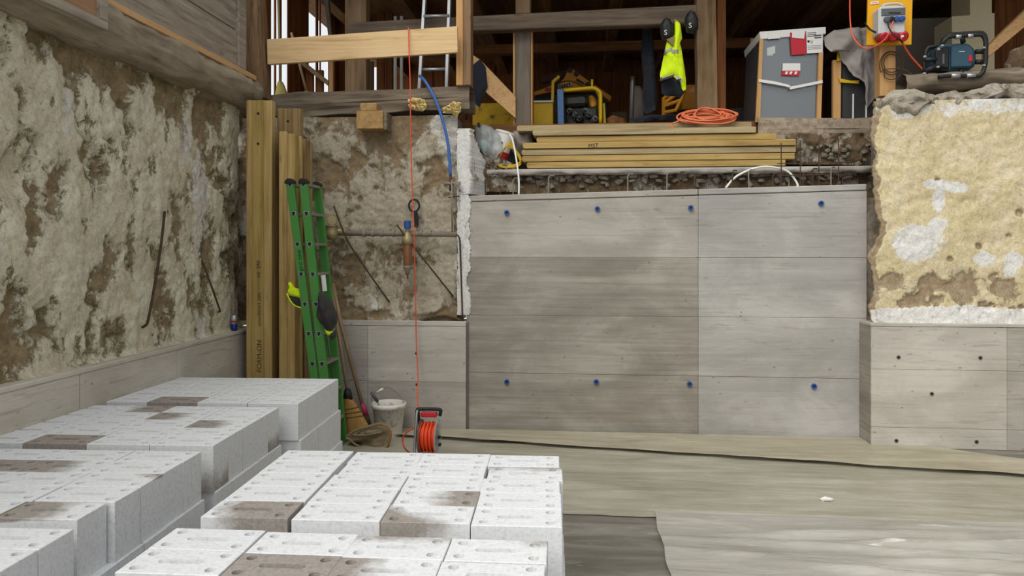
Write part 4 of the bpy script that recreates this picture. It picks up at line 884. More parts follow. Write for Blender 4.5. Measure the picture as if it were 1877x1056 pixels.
fz = lambda py: P(747, py, YQ).z - fc.z
MB().lathe([(0, fz(425)), (.022, fz(425)), (.03, fz(430)), (.045, fz(436)), (.05, fz(440)), (.05, fz(446)), (.036, fz(449)), (0, fz(449))], fc, n=20).build('head_casting', M['brass'], wf, smooth=True)
m = N('amber_bowl'); m.set('Base Color', lin('#8d5f3c')).set('Roughness', .2).set('Alpha', .8); M['amber'] = m.m
MB().lathe([(.036, fz(447)), (.038, fz(450)), (.037, fz(486)), (.034, fz(487))], fc, n=20).build('bowl', M['amber'], wf, smooth=True); MB().lathe([(0, fz(450)), (.008, fz(450)), (.008, fz(487)), (0, fz(487))], fc, n=10).build('strainer', M['inkwhite'], wf)
MB().lathe([(0, fz(487)), (.04, fz(487)), (.038, fz(491)), (.02, fz(497)), (.02, fz(503)), (.008, fz(503)), (.008, fz(511)), (0, fz(511))], fc, n=20).build('drain', M['pipe'], wf, smooth=True)
MB().lathe([(0, fz(419)), (.029, fz(419)), (.03, fz(417)), (.028, fz(405)), (0, fz(404))], fc, n=20).build('blue_knob', M['plug'], wf); MB().lathe([(0, fz(426)), (.018, fz(426)), (.016, fz(419)), (0, fz(419))], fc, n=14).build('neck', M['steel'], wf)
wr_ = thing('filter_wrench', 'black ring wrench hanging above the water filter', 'wrench', P(762, 416, 6.40)); YW = 6.39
cw = P(759, 377, YW); ring = [cw + V((.046 * math.cos(t), 0, .054 * math.sin(t))) for t in [2 * math.pi * k / 28 for k in range(28)]]
MB().tube(ring, .0085, 8, True).build('ring', M['black'], wr_, smooth=True)
pquad([(755, 386), (764, 386), (767, 398), (766, 414), (760, 414), (758, 398)], YW - .008, .016).build('handle', M['black'], wr_, bevel=.003); MB().tube([P(763, 414, YW) + V((.013 * math.cos(t), 0, .013 * math.sin(t))) for t in [2 * math.pi * k / 14 for k in range(14)]], .005, 6, True).build('hanging_eye', M['black'], wr_, smooth=True)
def rod(pts, lab, r=.0075): MB().tube(spline(pts, 4), r, 7).build('rebar_rod', M['rust'], smooth=True, label=lab, category='rod')
rod([P(612, 378, 6.30), P(632, 430, 6.28), P(655, 470, 6.34), P(714, 554, 6.42)], 'bent rusty rod leaning past the brass valve on the plastered wall')
rod([P(727, 412, 6.26), P(758, 452, 6.27), P(831, 544, 6.42)], 'rusty rod sloping down across the water filter')
rod([PX(302, 388, -2.90), PX(295, 450, -2.85), PX(284, 520, -2.84), PX(272, 585, -2.84), PX(266, 597, -2.87), PX(257, 601, -2.96)], 'long hooked black rod sticking out of the stone wall', .009)
rod([PX(368, 472, -2.95), PX(385, 518, -2.85), PX(402, 566, -2.85), PX(402, 571, -2.89), PX(398, 572, -2.96)], 'short bent rod sticking out of the stone wall near its far end')
cn = PX(429, 607, XL - .045); cn = V((cn.x, cn.y, HK + .001)); k = thing('drink_can', 'slim blue and silver drink can on the kerb wall ledge', 'can', cn); sc = P(429, 455, cn.y).length / F
MB().lathe([(0, 0), (.022, 0), (.026, .006), (.026, .055)], cn, n=20).build('printed_band', M['canblue'], k, smooth=True); MB().lathe([(.026, .055), (.026, .118), (.021, .127), (.020, .129), (0, .126)], cn, n=20).build('silver_top', M['canblue2'], k, smooth=True)
MB().lathe([(.0255, .074), (.0265, .074), (.0265, .084), (.0255, .084)], cn, n=20).build('red_band', M['redlabel'], k, smooth=True)
# ================================================================ LOFT: BOARDS, COIL, BAG
ty = 6.70; th = .0585
def plank(x0, x1, py, k, mat, lab, Y=ty, dep=.24, round_=True):
    a, b2 = XA(x0, Y), XA(x1, Y); z = ZS + .006 + k * th
    m = MB(); r = .018; pts = [(a + r, z), (b2, z), (b2, z + th - .006), (a + r, z + th - .006), (a + .005, z + th - .012), (a, z + th / 2), (a + .005, z + .006)]
    m.prism([(x, Y, q) for x, q in pts], (0, dep, 0)); return m.build('formwork_board', M[mat], bevel=.003, label=lab, category='board', group='stacked formwork boards')
names = ('lowest', 'second', 'third', 'fourth', 'fifth', 'sixth', 'topmost')
rowsB = [(965, 1440, 'plankyel_x'), (956, 1457, 'plankyel_x'), (956, 1459, 'plankgrey_x'), (958, 1459, 'plankyel_x'), (983, 1424, 'plankyel_x'), (976, 1386, 'plankgrey_x')]
for k, (a, b2, mt_) in enumerate(rowsB): plank(a, b2, 0, k, mt_, f'{names[k]} formwork board counted up from the bottom of the stack above the concrete wall', ty + (.02 if k == 4 else 0) - (.015 if k == 3 else 0))
plank(947, 1378, 0, 6, 'plankgrey_x', 'topmost formwork board of the stack, pushed back behind the orange cable coil', ty + .10)
for k, (a, b2, mt_) in enumerate(rowsB): plank(a + 8, b2 - 6, 0, k, mt_, 'formwork board hidden behind the front boards of the stack', ty + .27, .24)['group'] = 'hidden formwork boards'
lettering('MST', P(1078, 271, ty - .0165), (1, 0, .06), (0, 0, 1), .05, M['ink'], None, 'scribble').parent = None
sc_ = [o for o in D.objects if o.name == 'scribble'][0]; tgt = [o for o in D.objects if o.get('label', '').startswith('fourth formwork')][0]
sc_.data.transform(Matrix.Translation(-V(tgt['_o']))); sc_.parent = tgt; sc_.name = 'marking'
co = PZ(1296, 226, ZS + .006 + 6 * th); co = V((XA(1296, ty + .12), ty + .09, ZS + .008 + 6 * th)); rc_ = random.Random(5)
q = []
for i in range(11 * 26):
    t = 2 * math.pi * i / 26; L_ = i / 26; rx_ = .185 + .075 * math.sin(L_ * 2.3) ; ry_ = .085 + .02 * math.sin(L_ * 1.7)
    q.append(V((co.x + rx_ * math.cos(t) + .012 * math.sin(L_ * 3.1), co.y + ry_ * math.sin(t) * 1.0, co.z + .085 + .004 * L_ + (.04 + .03 * abs(math.sin(L_ * 1.3))) * math.sin(t) + .006 * math.sin(t * 2 + L_))))
q = [V((co.x - .30, co.y - .085, co.z - .045)), V((co.x - .33, co.y - .05, co.z + .03))] + [V((co.x - .24, co.y - .02, co.z + .07))] + q
for p in q: p.z = max(p.z, co.z + .010) if p.x > co.x - .29 else p.z
MB().tube(q, .0085, 7).build('cable_coil', M['coil'], smooth=True, label='coil of faded orange cable lying on top of the board stack', category='cable')
# clear bag, bucket, hoses at the left end
bgp = thing('plastic_bag', 'crumpled clear plastic bag of bits on the whitewashed wall end', 'bag', P(896, 285, 6.74))
puff([(870, 232), (886, 228), (901, 232), (918, 250), (922, 276), (908, 292), (888, 284), (874, 262)], 6.74, .07, fold=.6, fscale=18, seed=31).build('film', M['poly'], bgp, smooth=True)
puff([(876, 264), (888, 254), (898, 262), (892, 272), (880, 274)], 6.72, .035, seed=33, ns=36, nr=4).build('pale_lump', M['tealcap'], bgp, smooth=True); pquad([(874, 226), (878, 224), (884, 240), (880, 242)], 6.70, .02).build('dark_clip', M['black'], bgp, bevel=.002)
ub = thing('paint_bucket', 'white bucket with a red label tilted beside the clear plastic bag', 'bucket', P(916, 302, 6.80))
c0, c1 = P(911, 300, 6.84), P(926, 246, 6.84); ax = c1 - c0; hh = ax.length
MB().lathe([(0, 0), (.078, 0), (.092, hh), (.098, hh), (.098, hh + .02), (0, hh + .02)], c0, ax, 28).build('shell', M['white'], ub, smooth=False); MB().lathe([(.0795, hh * .1), (.0812, hh * .1), (.0860, hh * .4), (.084, hh * .4)], c0, ax, 28).build('red_label', M['redlabel'], ub)
lettering('Ge', c0 + ax * .62 + V((-.04, -.093, 0)), (1, 0, .0), (0, 0, 1), .05, M['ink'], ub)
hk = []
for i in range(5): hk += [P(928 + i * 2, 268 - i * 2, 6.72), P(946 + i, 276 + i * 3, 6.73), P(955, 292 + i * 2, 6.73), P(944, 302 + i, 6.70), P(918, 302 + i, 6.69), P(912, 296, 6.76)]
MB().tube(spline(hk, 4), .0055, 6).build('cord_hank', M['yellow'], smooth=True, label='hank of yellow cord looped below the tilted white bucket', category='cord')
MB().tube(spline([P(934, 246, 6.72), P(940, 258, 6.66), P(947, 296, 6.60), P(951, 330, 6.54), P(951, 358, 6.50)], 4), .0085, 8).build('white_conduit', M['white'], smooth=True, label='white conduit rising from the concrete wall beside the tilted bucket', category='conduit')
MB().tube(spline([P(1330, 345, 6.52), P(1352, 322, 6.52), P(1395, 306, 6.53), P(1440, 312, 6.54), P(1460, 334, 6.53), P(1462, 345, 6.52)], 5), .0095, 8).build('white_conduit', M['white'], smooth=True, label='white conduit arching out of the top of the concrete wall', category='conduit')
# ================================================================ MACHINES
tag(pquad([(866, 190), (941, 188), (941, fy(7.5)), (866, fy(7.5))], 7.5, .05).build('yellow_sheet', M['dirtyyellow'], bevel=.004), 'scratched yellow steel sheet standing behind the sloping pine plank', 'panel')
yp = thing('yellow_machine', 'yellow machine cover with a bent yellow frame beside the grey post', 'machine', P(996, 235, 7.6))
pbox(978, 188, 1014, fy(7.6), 7.6, .5).build('cover', M['yellow'], yp, bevel=.008); pquad([(1010, 190), (1011, 148), (1024, 137), (1027, 141), (1016, 151), (1015, 190)], 7.62, .05).build('bent_frame', M['yellow'], yp, bevel=.003); pbox(978, 184, 1014, 187.5, 7.58, .5).build('top_lip', M['inkwhite'], yp, bevel=.003)
ex = thing('mini_excavator', 'orange-yellow folded digger arm rising behind the blue-posted generator', 'machine', P(1040, 228, 9.0))
q = lambda pts: [(960 + x / 5.866, 100 + y / 5.866) for x, y in pts]
pquad(q([(470, 165), (520, 150), (725, 300), (700, 355), (640, 345), (560, 295), (480, 278), (400, 290), (440, 240)]), 8.9, .14).build('arm_elbow', M['yelloworange'], ex, bevel=.008)
pquad(q([(360, 330), (400, 300), (480, 285), (560, 305), (640, 352), (640, 380), (430, 390), (360, 380)]), 8.86, .14).build('arm_cover', M['yelloworange'], ex, bevel=.008)
pquad(q([(110, 400), (300, 330), (300, 400), (110, 440)]), 8.95, .14).build('boom', M['yelloworange'], ex, bevel=.006); pquad(q([(760, 320), (945, 450), (930, 505), (750, 365)]), 8.9, .2).build('blade_arm', M['yelloworange'], ex, bevel=.006)
pquad(q([(570, 255), (640, 295), (655, 315), (640, 320), (565, 280)]), 8.885, .02).build('slot', M['black'], ex)
for x, y in ((498, 170), (690, 325), (566, 208)): MB().lathe([(0, 0), (.03, 0), (.03, .03), (0, .03)], P(*q([(x, y)])[0], 8.88), (0, -1, 0), 14).build('pin', M['black'], ex)
pquad(q([(355, 320), (510, 300), (514, 335), (358, 362)]), 8.84, .02).build('name_plate', M['black'], ex); a_, b_ = P(*q([(366, 357)])[0], 8.838), P(*q([(490, 335)])[0], 8.838)
lettering('OTTLE', a_, b_ - a_, (0, 0, 1), .058, M['inkwhite'], ex)
ptube(q([(190, 280), (480, 195)]), 9.0, .05, 10, smooth=1).build('ram', M['rust'], ex, smooth=True); pbox(960, 170, 1115, fy(9.1), 9.1, .6).build('undercarriage', M['engine'], ex, bevel=.02); pquad(q([(230, 360), (300, 350), (300, 385), (230, 390)]), 8.93, .03).build('red_decal', M['red'], ex)
ge = thing('generator', 'generator with yellow tube frame, blue corner post and oily engine', 'generator', P(1065, 226, 7.5))
ptube(q([(432, 388), (700, 362), (770, 368), (812, 400), (826, 450), (826, 740)]), 7.5, .019, 10, smooth=4).build('tube_frame', M['yellow'], ge, smooth=True); ptube(q([(735, 362), (735, 268)]), 7.5, .012, 8, smooth=1).build('tube_stub', M['yellow'], ge, smooth=True)
ptube(q([(500, 385), (770, 372), (815, 450), (815, 740)]), 8.0, .019, 10, smooth=1).build('tube_frame', M['yellow'], ge, smooth=True)
pquad(q([(358, 372), (428, 372), (434, 752), (366, 752)]), 7.44, .08).build('blue_post', M['bluepost'], ge, bevel=.006)
pquad(q([(440, 440), (640, 420), (690, 450), (690, 545), (440, 560)]), 7.56, .3).build('air_box', M['engine'], ge, bevel=.03); pquad(q([(700, 430), (760, 440), (792, 520), (780, 560), (740, 582), (708, 555)]), 7.62, .2).build('fuel_tank', M['yelloworange'], ge, bevel=.02)
pbox(1036, 196, 1096, fy(7.6), 7.6, .3).build('engine_block', M['engine'], ge, bevel=.02)
for i in range(6): MB().lathe([(0, 0), (.03 + .008 * (i % 3), 0), (.03, .05), (.012, .05), (.012, .09), (0, .09)], P(1044 + i * 9, 206 + 7 * (i % 3), 7.6), (.2 * (i % 2), -1, .2), 12).build('engine_part', M['midgrey'] if i % 2 else M['engine'], ge)
for i in range(3): ptube(q([(470 + 70 * i, 720), (480 + 75 * i, 640), (560 + 40 * i, 590), (600 + 40 * i, 700)]), 7.52, .008, 6).build('hose', M['black'], ge, smooth=True)
pquad(q([(850, 525), (872, 520), (884, 740), (856, 740)]), 7.55, .06).build('side_strut', M['yellow'], ge, bevel=.003)
tag(ptube([(1156, fy(7.7)), (1159.5, 151), (1159.8, 139.5)], 7.7, .022, 10, smooth=1).build('grey_pipe', M['steel'], smooth=True), 'grey steel pipe standing upright between the generator and the dark coat', 'pipe')
tag(puff([(1161, 156), (1175, 158), (1182, 182), (1180, fy(8.4)), (1160, fy(8.4))], 8.4, .06, seed=44, ns=40).build('grey_sack', M['gable'], smooth=True), 'dim grey sack behind the upright grey pipe', 'sack')
tag(pbox(1120, 204, 1152, fy(7.95), 7.95, .3).build('dark_toolbox', M['rust'], bevel=.02), 'dark toolbox on the loft floor beside the generator', 'box')
tag(puff(q([(890, 690), (960, 650), (1080, 690), (1100, 725), (1090, 860), (900, 860)]), 7.6, .08, seed=46, ns=40).build('rag_heap', M['brown_x'], smooth=True), 'brown heap of rags on the loft floor beside the generator', 'rags')
tag(puff(q([(1140, 690), (1300, 650), (1500, 655), (1660, 640), (1700, 690), (1690, 745), (1150, 745)]), 7.3, .10, seed=48, fold=.6).build('dark_sheet', M['navycloth'], smooth=True), 'crumpled dark sheet spread along the back of the board stack', 'sheet')
cp = thing('plate_compactor', 'yellow angular tube frame of a compactor under the fluorescent jacket', 'machine', P(1232, 214, 7.5))
ptube(q([(1500, 820), (1505, 470), (1600, 410), (1620, 440), (1530, 510), (1525, 560)]), 7.5, .02, 8, smooth=1).build('tube_frame', M['yelloworange'], cp); ptube(q([(1500, 625), (1635, 600), (1700, 470), (1720, 400)]), 7.5, .02, 8, smooth=1).build('tube_frame', M['yelloworange'], cp); ptube(q([(1520, 550), (1690, 490)]), 7.5, .018, 8, smooth=1).build('cross_tube', M['yelloworange'], cp)
yb = thing('yellow_crate', 'yellow box with white letters beside the thick log post', 'box', P(1265, 190, 8.2)); pbox(1250, 155, 1282, 201, 8.2, .3).build('case', M['yelloworange'], yb, bevel=.01); lettering('LE', P(1264, 168, 8.195), (1, 0, 0), (0, 0, 1), .05, M['inkwhite'], yb)
tag(pbox(1238, 201, 1290, fy(8.1), 8.1, .4).build('black_case', M['black'], bevel=.02), 'black case under the yellow box', 'box')
tag(pbox(1338, 196, 1366, fy(7.7), 7.7, .25).build('black_box', M['black'], bevel=.012), 'small black box on the floor between the slim post and the crate', 'box')
# ================================================================ HANGING CLOTHES
hv = thing('hivis_jacket', 'fluorescent yellow jacket with grey bands hanging from the old rail', 'jacket', P(1235, 185, 6.9)); z6 = lambda pts: [(1150 + x / 4.593, 10 + y / 4.593) for x, y in pts]
hs = puff(z6([(400, 115), (442, 150), (462, 275), (442, 292), (470, 450), (496, 620), (496, 705), (462, 725), (440, 650), (388, 600), (280, 636), (274, 580), (316, 380), (332, 282), (395, 250), (400, 180)]), 6.86, .055, ctr=(1235, 105), fold=.5, fscale=18, fdir=(1, .12), seed=51, ns=90).build('shell', M['hivis'], hv, smooth=True)
puff(z6([(285, 640), (385, 606), (462, 640), (466, 700), (492, 715), (440, 790), (400, 762), (335, 765), (290, 740)]), 6.87, .05, fold=.5, fscale=16, seed=53).build('dark_hem', M['navycloth'], hv, smooth=True)
for pts in ([(308, 388), (376, 352), (378, 376), (302, 410)], [(374, 380), (428, 378), (428, 404), (376, 406)], [(276, 622), (388, 580), (390, 602), (280, 640)], [(392, 622), (462, 618), (464, 640), (394, 645)]):
    c4 = [V((P(x, y, 6.82).x, 6.70, P(x, y, 6.82).z)) for x, y in z6(pts)]
    bo = MB().grid(lambda u, v: c4[0].lerp(c4[1], u).lerp(c4[3].lerp(c4[2], u), v), 16, 4).build('grey_band', M['reflect'], hv)
    sw = bo.modifiers.new('lie_on_cloth', 'SHRINKWRAP'); sw.target = hs; sw.wrap_method = 'PROJECT'; sw.use_project_y = True; sw.use_positive_direction = True; sw.use_negative_direction = False; sw.wrap_mode = 'ABOVE_SURFACE'; sw.offset = .006
    so = bo.modifiers.new('cloth_thickness', 'SOLIDIFY'); so.thickness = .003
MB().tube([P(1238, 39, 7.0), P(1238, 38, 6.84)], .006, 8).build('hanging_nail', M['steel'], hv)
pquad(z6([(330, 285), (392, 258), (388, 345)]), 6.79, .03).build('collar_patch', M['canvas'], hv)
for (cxp, cyp, lab) in ((1222, 54, 'black cap with a white emblem hanging on the fluorescent jacket'), (1267, 41, 'black cap with a white emblem hanging at the log post end of the rail')):
    c = thing('cap', lab, 'cap', P(cxp, cyp + 18, 6.88)); puff([(cxp - 12, cyp - 8), (cxp - 5, cyp - 20), (cxp + 6, cyp - 20), (cxp + 13, cyp - 6), (cxp + 13, cyp + 12), (cxp + 4, cyp + 22), (cxp - 9, cyp + 19), (cxp - 12, cyp + 6)], 6.84, .075, fold=.12, seed=cxp, ns=40).build('crown', M['black'], c, smooth=True)
    puff([(cxp - 9, cyp - 14), (cxp, cyp - 23), (cxp + 9, cyp - 14), (cxp, cyp - 8)], 6.82, .035, fold=.1, seed=2, ns=30, nr=4).build('peak', M['black'], c, smooth=True)
    lettering('S', P(cxp - 5, cyp + 10, 6.765), (1, 0, 0), (0, 0, 1), .065, M['inkwhite'], c, 'emblem')
tag(puff(q([(1285, -320), (1370, -330), (1400, -100), (1420, 250), (1440, 420), (1420, 600), (1310, 640), (1270, 520), (1290, 250), (1262, 0), (1270, -200)]), 7.3, .07, fold=.6, fscale=16, fdir=(1, .1), seed=56, ns=80).build('dark_coat', M['navycloth'], smooth=True), 'long dark coat hanging beside the fluorescent jacket', 'coat')
# ================================================================ WRAPPED CRATES
YC = 6.95
def wobj(pts, mat, name, par, Y=YC - .012, th_=.01): return pquad(pts, Y, th_).build(name, M[mat], par)
cr = thing('wrapped_crate', 'tall crate wrapped in silver foil with wooden corner battens and paper labels', 'crate', P(1445, 222, YC))
pquad([(1394, 62), (1512, 52), (1506, 219), (1386, 224)], YC, .6).build('foil_casing', M['wrap'], cr, bevel=.012)
pquad([(1392, 58), (1514, 49), (1514, 62), (1394, 72)], YC - .02, .66).build('white_lid', M['paper'], cr, bevel=.004)
wobj([(1393, 72), (1399, 71), (1393, 224), (1385, 224)], 'pine_z', 'batten', cr, YC - .03, .03); wobj([(1501, 96), (1509, 95), (1505, 219), (1497, 219)], 'pine_z', 'batten', cr, YC - .03, .03)
for i in range(2): wobj([(1376 + i * 1, 70), (1382, 70), (1374, 222), (1368, 222)], 'formold_z', 'batten', cr, YC + .6, .03) if i == 0 else None
s1 = wobj([(1391, 145), (1420, 149), (1448, 156), (1448, 160), (1420, 154.5), (1391, 150)], 'paper', 'white_strip', cr, YC - .042, .012); s2 = wobj([(1448, 159), (1508, 147), (1508, 152), (1448, 164)], 'paper', 'white_strip', cr, YC - .042, .012)
wobj([(1408, 59), (1429, 57), (1430, 70), (1408, 72)], 'paper', 'delivery_note', cr, YC - .026, .004); wobj([(1448, 60), (1477, 57), (1478, 99), (1451, 101)], 'redlabel', 'red_card', cr, YC - .026, .004); wobj([(1452, 58), (1476, 56), (1474, 71), (1452, 69)], 'paper', 'delivery_note', cr, YC - .032, .004)
pl_ = wobj([(1478, 57), (1508, 54), (1508, 96), (1479, 98)], 'paper', 'paper_label', cr, YC - .03, .004)
for yy in (60, 63, 66): wobj([(1480, yy), (1496, yy - 1), (1496, yy + .2), (1480, yy + 1.2)], 'ink', 'print_line', pl_, YC - .0312, .001)
for yy in (64, 68): wobj([(1493, yy), (1506, yy - 1), (1506, yy + 1.6), (1493, yy + 2.6)], 'midgrey', 'barcode', pl_, YC - .0312, .001)
wobj([(1480, 74), (1484, 73.6), (1484, 77), (1482, 79), (1480, 77)], 'ink', 'glass_symbol', pl_, YC - .0312, .001)
for x in (1486, 1488.4): wobj([(x, 75), (x + .7, 74), (x + 1.4, 75), (x + 1.1, 75), (x + 1.1, 80), (x + .3, 80), (x + .3, 75)], 'ink', 'arrow_symbol', pl_, YC - .0312, .001)
for yy in (84, 87, 90): wobj([(1480, yy), (1506, yy - 1.6), (1506, yy - .9), (1480, yy + .7)], 'midgrey', 'print_line', pl_, YC - .0312, .001)
wobj([(1435, 116), (1467, 116), (1467, 130), (1434, 130)], 'paper', 'white_tag', cr, YC - .016, .005); wobj([(1434, 129.5), (1467, 129.5), (1465, 139), (1433, 138)], 'redlabel', 'red_tag', cr, YC - .017, .005)
for i, x in enumerate((1440, 1448, 1457)): wobj([(x, 131), (x + 5, 131), (x + 3, 136), (x - 1, 136)], 'paper', 'print_mark', cr, YC - .0182, .001)
wobj([(1406, 88), (1421, 84), (1421, 98), (1417, 99), (1416, 102), (1406, 102)], 'greyplastic', 'torn_sticker', cr, YC - .003, .002)
c2 = thing('draped_crate', 'dark wrapped appliance with a pine batten, half covered by a grey fleece', 'crate', P(1570, 220, 6.98))
pquad([(1543, 110), (1616, 105), (1616, 220), (1543, 218)], 6.98, .5).build('dark_casing', M['wrapdark'], c2, bevel=.01); wobj([(1527, 110), (1542, 110), (1541, 218), (1527, 218)], 'pine_z', 'batten', c2, 6.96, .04)
wobj([(1537, 143), (1560, 148), (1575, 147), (1574, 153), (1540, 151)], 'yellow', 'yellow_strap', c2, 6.94, .015); wobj([(1536, 88), (1541, 88), (1543, 110), (1534, 112)], 'yellow', 'yellow_strap', c2, 6.94, .015)
for x in (1563, 1587): wobj([(x, 172 if x < 1570 else 192), (x + 2.5, 172 if x < 1570 else 192), (x + 2, 217), (x - .4, 217)], 'paper', 'white_edge_strip', c2, 6.965, .012)
tag(puff([(1512, 66), (1531, 54), (1579, 51), (1589, 49), (1611, 60), (1617, 110), (1614, 165), (1603, 182), (1591, 199), (1586, 165), (1582, 152), (1562, 140), (1552, 122), (1541, 106), (1530, 92), (1519, 97), (1512, 84)], 6.92, .07, ctr=(1578, 95), fold=.7, fscale=13, fdir=(1, .6), seed=61, ns=100, nr=10).build('grey_fleece', M['tarp'], smooth=True), 'grey fleece draped over the dark wrapped appliance', 'cloth')
# ================================================================ POWER BOARD, POST, CABLES
YE = 6.52
po = post(1613, 1642, -60, 176, YE + .04, .12, M['pine_z'], 'power_post', 'pine post carrying the yellow power board', 'post', .004)
eb = thing('power_board', 'yellow plywood board with a grey site power distribution box on it', 'power box', P(1632, 83, YE))
pquad([(1592, -40), (1674, -40), (1671, 82), (1589, 83)], YE, .025).build('backboard', M['yellowsheet'], eb, bevel=.003)
e = lambda pts: [(1580 + x / 5.279, y / 5.279) for x, y in pts]
bx = pquad(e([(160, 80), (200, 55), (400, 55), (424, 75), (420, 320), (160, 330)]), YE - .13, .13).build('box_body', M['greyplastic'], eb, bevel=.008)
bw = pquad(e([(190, 85), (422, 70), (422, 140), (190, 152)]), YE - .137, .01).build('breaker_window', M['midgrey'], eb, bevel=.002)
for i in range(9): pquad(e([(262 + i * 13, 116), (270 + i * 13, 115.5), (270 + i * 13, 128), (262 + i * 13, 129)]), YE - .142, .008).build('breaker', M['ink'], bw)
ptube(e([(195, 62), (230, 45), (300, 36), (360, 38), (400, 60)]), YE - .10, .011, 8).build('carry_handle', M['greyplastic'], eb, smooth=True)
pquad(e([(165, 320), (415, 305), (412, 360), (175, 385)]), YE - .10, .10).build('socket_bank', M['red'], eb, bevel=.008)
for i, (mt_, x) in enumerate((('midgrey', 235), ('black', 280), ('plug', 330), ('plug', 382))):
    MB().lathe([(0, 0), (.024, 0), (.022, .03), (0, .034)], P(*e([(x, 190 - i * 2)])[0], YE - .13), (0, -1, -.2), 14).build('socket', M[mt_], eb)
for x, y in ((200, 350), (285, 345), (385, 345)): MB().lathe([(0, 0), (.042, 0), (.045, .03), (.03, .05), (0, .05)], P(*e([(x, y)])[0], YE - .08), (0, -1, -.5), 18).build('red_socket', M['redlabel'], eb)
pquad(e([(378, 342), (405, 340), (404, 358), (380, 360)]), YE - .145, .01).build('socket_label', M['paper'], eb); pquad(e([(85, 18), (163, 10), (163, 34), (86, 42)]), YE - .006, .005).build('sticker', M['paper'], eb)
pquad(e([(98, 26), (150, 20), (150, 25), (98, 31)]), YE - .0068, .0008).build('sticker_print', M['red'], eb)
def cable(pts, r, mat, name, lab, k=5): MB().tube(spline([P(*p) for p in pts], k), r, 7).build(name, M[mat], smooth=True, label=lab, category='cable')
cable([(1558, -30, 6.6), (1558, 30, 6.58), (1562, 62, 6.50), (1574, 82, 6.46), (1590, 89, 6.44), (1605, 84, 6.38), (1622, 72, 6.34), (1632, 55, 6.33), (1638, 36, 6.375)], .006, 'orange', 'red_cable', 'thin red cable hanging in a loop to the grey power box')
cable([(1627, 40, 6.375), (1630, 52, 6.33), (1638, 64, 6.32), (1650, 73, 6.33), (1654, 78, 6.38)], .006, 'black', 'black_cable', 'short black cable crossing the front of the power box')
cable([(1586, 42, 6.6), (1593, 52, 6.47), (1602, 58, 6.44), (1610, 61, 6.46)], .008, 'black', 'black_cable', 'black cable entering the side of the power box')
cable([(1652, 70, 6.36), (1656, 82, 6.42), (1670, 104, 6.48), (1692, 128, 6.50), (1709, 145, 6.40)], .008, 'orange', 'red_cable', 'red extension cable running from the power box down behind the radio')
pts = []
for i in range(3 * 16 + 1):
    t = 2 * math.pi * i / 16 + 2.6; r = (23, 15, 19)[min(2, i // 16)]; pts.append((1634 + r * math.cos(t) * .95, 120 + r * 1.12 * math.sin(t) - (4 if i > 15 else 0), YE + .02 - .0 * i))
cable([p for p in pts] + [(1660, 128, YE), (1678, 146, YE - .04)], .0042, 'rust', 'wire_loops', 'loops of thin brown wire hung on the pine power post', 2)
# ================================================================ RADIO
YX = 6.36; ra = thing('work_radio', 'rugged dark teal work radio in a black bumper frame on the sill', 'radio', P(1750, 141, YX))
r_ = lambda pts: [(1580 + x / 5.279, y / 5.279) for x, y in pts]
pquad(r_([(720, 470), (780, 425), (1030, 410), (1110, 480), (1115, 610), (1070, 670), (830, 690), (720, 640)]), YX + .03, .20).build('body', M['teal'], ra, bevel=.02)
pquad(r_([(870, 432), (1030, 415), (1085, 480), (1085, 590), (1060, 650), (870, 655)]), YX, .05).build('front_cover', M['teal'], ra, bevel=.012); pquad(r_([(720, 470), (850, 440), (850, 670), (720, 640)]), YX + .01, .05).build('speaker_grille', M['black'], ra, bevel=.012)
pquad(r_([(1035, 535), (1070, 532), (1070, 595), (1035, 595)]), YX - .006, .01).build('red_badge', M['redlabel'], ra, bevel=.002); pquad(r_([(940, 496), (995, 494), (995, 502), (940, 504)]), YX - .004, .006).build('brand_line', M['greyplastic'], ra)
pquad(r_([(780, 520), (800, 520), (800, 620), (780, 620)]), YX + .004, .01).build('latch', M['midgrey'], ra, bevel=.002)
loop = r_([(770, 430), (830, 360), (930, 350), (1080, 340), (1160, 340), (1195, 400), (1195, 540), (1190, 640), (1140, 735), (1000, 735), (850, 735), (740, 745)])
ptube(loop, YX - .03, .017, 8, smooth=2).build('bumper_bar', M['black'], ra, smooth=True)
ptube(r_([(745, 450), (640, 460), (612, 540), (605, 640), (612, 740), (740, 740)]), YX + .10, .015, 8, smooth=2).build('bumper_bar', M['black'], ra, smooth=True)
ptube([(x + 1, y - 4) for x, y in loop], YX + .24, .017, 8, smooth=2).build('bumper_bar', M['black'], ra, smooth=True)
for a, b2 in (((905, 358), (955, 354)), ((1020, 350), (1070, 347)), ((860, 733), (945, 733)), ((1010, 733), (1095, 731))): ptube(r_([a, b2]), YX - .033, .0185, 8, smooth=1).build('silver_bar', M['alu'], ra, smooth=True)
for a in ((745, 475), (740, 645), (612, 545), (608, 708), (1185, 460), (1185, 630), (780, 438)): pquad(r_([(a[0] - 13, a[1] - 9), (a[0] + 13, a[1] - 9), (a[0] + 13, a[1] + 9), (a[0] - 13, a[1] + 9)]), YX - .05, .02).build('silver_clamp', M['alu'], ra, bevel=.002)
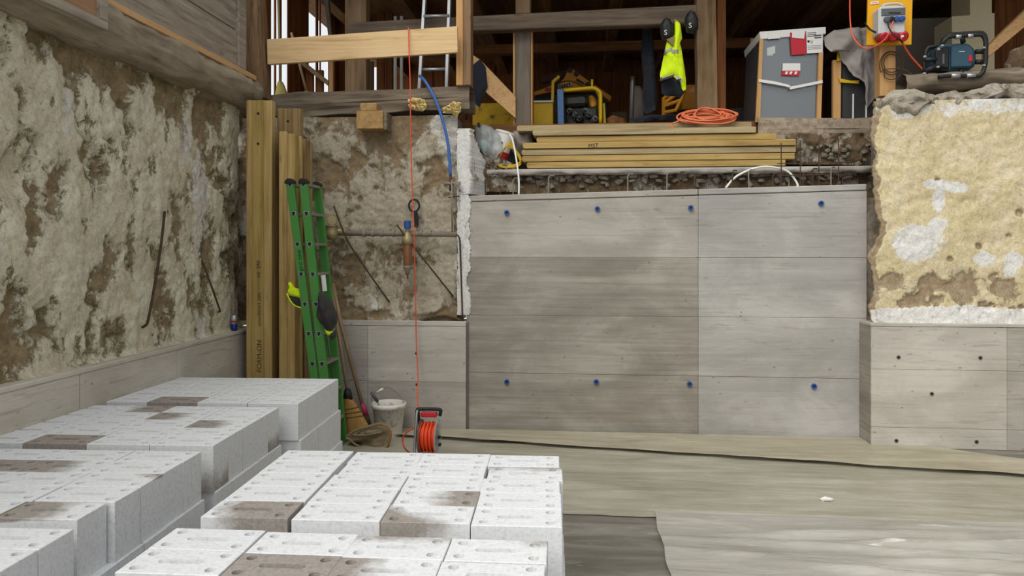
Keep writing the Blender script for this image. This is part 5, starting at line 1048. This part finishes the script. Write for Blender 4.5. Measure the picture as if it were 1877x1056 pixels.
for a, b2 in (((970, 350), (980, 415)), ((1195, 500), (1100, 500)), ((1195, 600), (1100, 600)), ((960, 735), (960, 680)), ((610, 580), (720, 575)), ((610, 690), (720, 640))): ptube(r_([a, b2]), YX + .03, .02, 8, smooth=1).build('bumper_strut', M['black'], ra, smooth=True)
ptube(r_([(765, 380), (770, 330)]), YX + .1, .005, 6, smooth=1).build('aerial', M['black'], ra)
# ================================================================ LOFT LEFT: BROOMS AND ALUMINIUM LADDER
for (x0, y0, x1, y1, wv_, lab) in ((514, 150, 509, -40, 15, 'straw broom standing in the loft beside the rough corner post'), (562, 168, 534, 60, 9, 'second straw broom leaning behind the guard plank')):
    o = thing('loft_broom', lab, 'broom', P(x0, 182, 6.85)); ptube([(x0, y0), (x1, y1)], 6.88, .012, 8, smooth=1).build('handle', M['handle'], o, smooth=True)
    a, c = P(x0, y0, 6.85), P(x0 + (3 if wv_ > 10 else 7), 190, 6.85); w2 = wv_ / F * 6.9
    m = MB().grid(lambda u, v: a.lerp(c, v) + V(((.02 + (w2 - .02) * v ** .7) * math.cos(6.2832 * u) * (1 + .05 * math.sin(50 * u)), .035 * math.sin(6.2832 * u), 0)), 40, 6); m.f += [tuple(range(39, -1, -1)), tuple(41 * 6 + i for i in range(40))]; m.build('bristles', M['drystraw'], o)
al = thing('aluminium_ladder', 'aluminium ladder standing in the loft beside the stair post', 'ladder', P(792, 160, 6.9))
for (x0, x1) in ((766, 782), (817, 826)): p, q2 = P(x0, fy(6.80), 6.80), P(x1, -60, 6.90); MB().bar(p, q2, .03, .06, V((0, 1, 0))).build('rail', M['alu'], al, bevel=.003)
for yy in (128, 30, -20): MB().tube([P(767 + (165 - yy) * .071, yy, 6.84), P(818 + (165 - yy) * .04, yy - 1, 6.84)], .016, 10).build('rung', M['alu'], al, smooth=True)
tag(puff([(1503, 914), (1512, 910), (1528, 914), (1524, 919), (1508, 919)], PZ(1515, 916, .02).y, .015, ns=24, nr=3, seed=71).build('paper_scrap', M['paper'], smooth=True), 'small torn white scrap lying on the plastic film', 'scrap')
for o in D.objects:
    if '_o' in o: del o['_o']
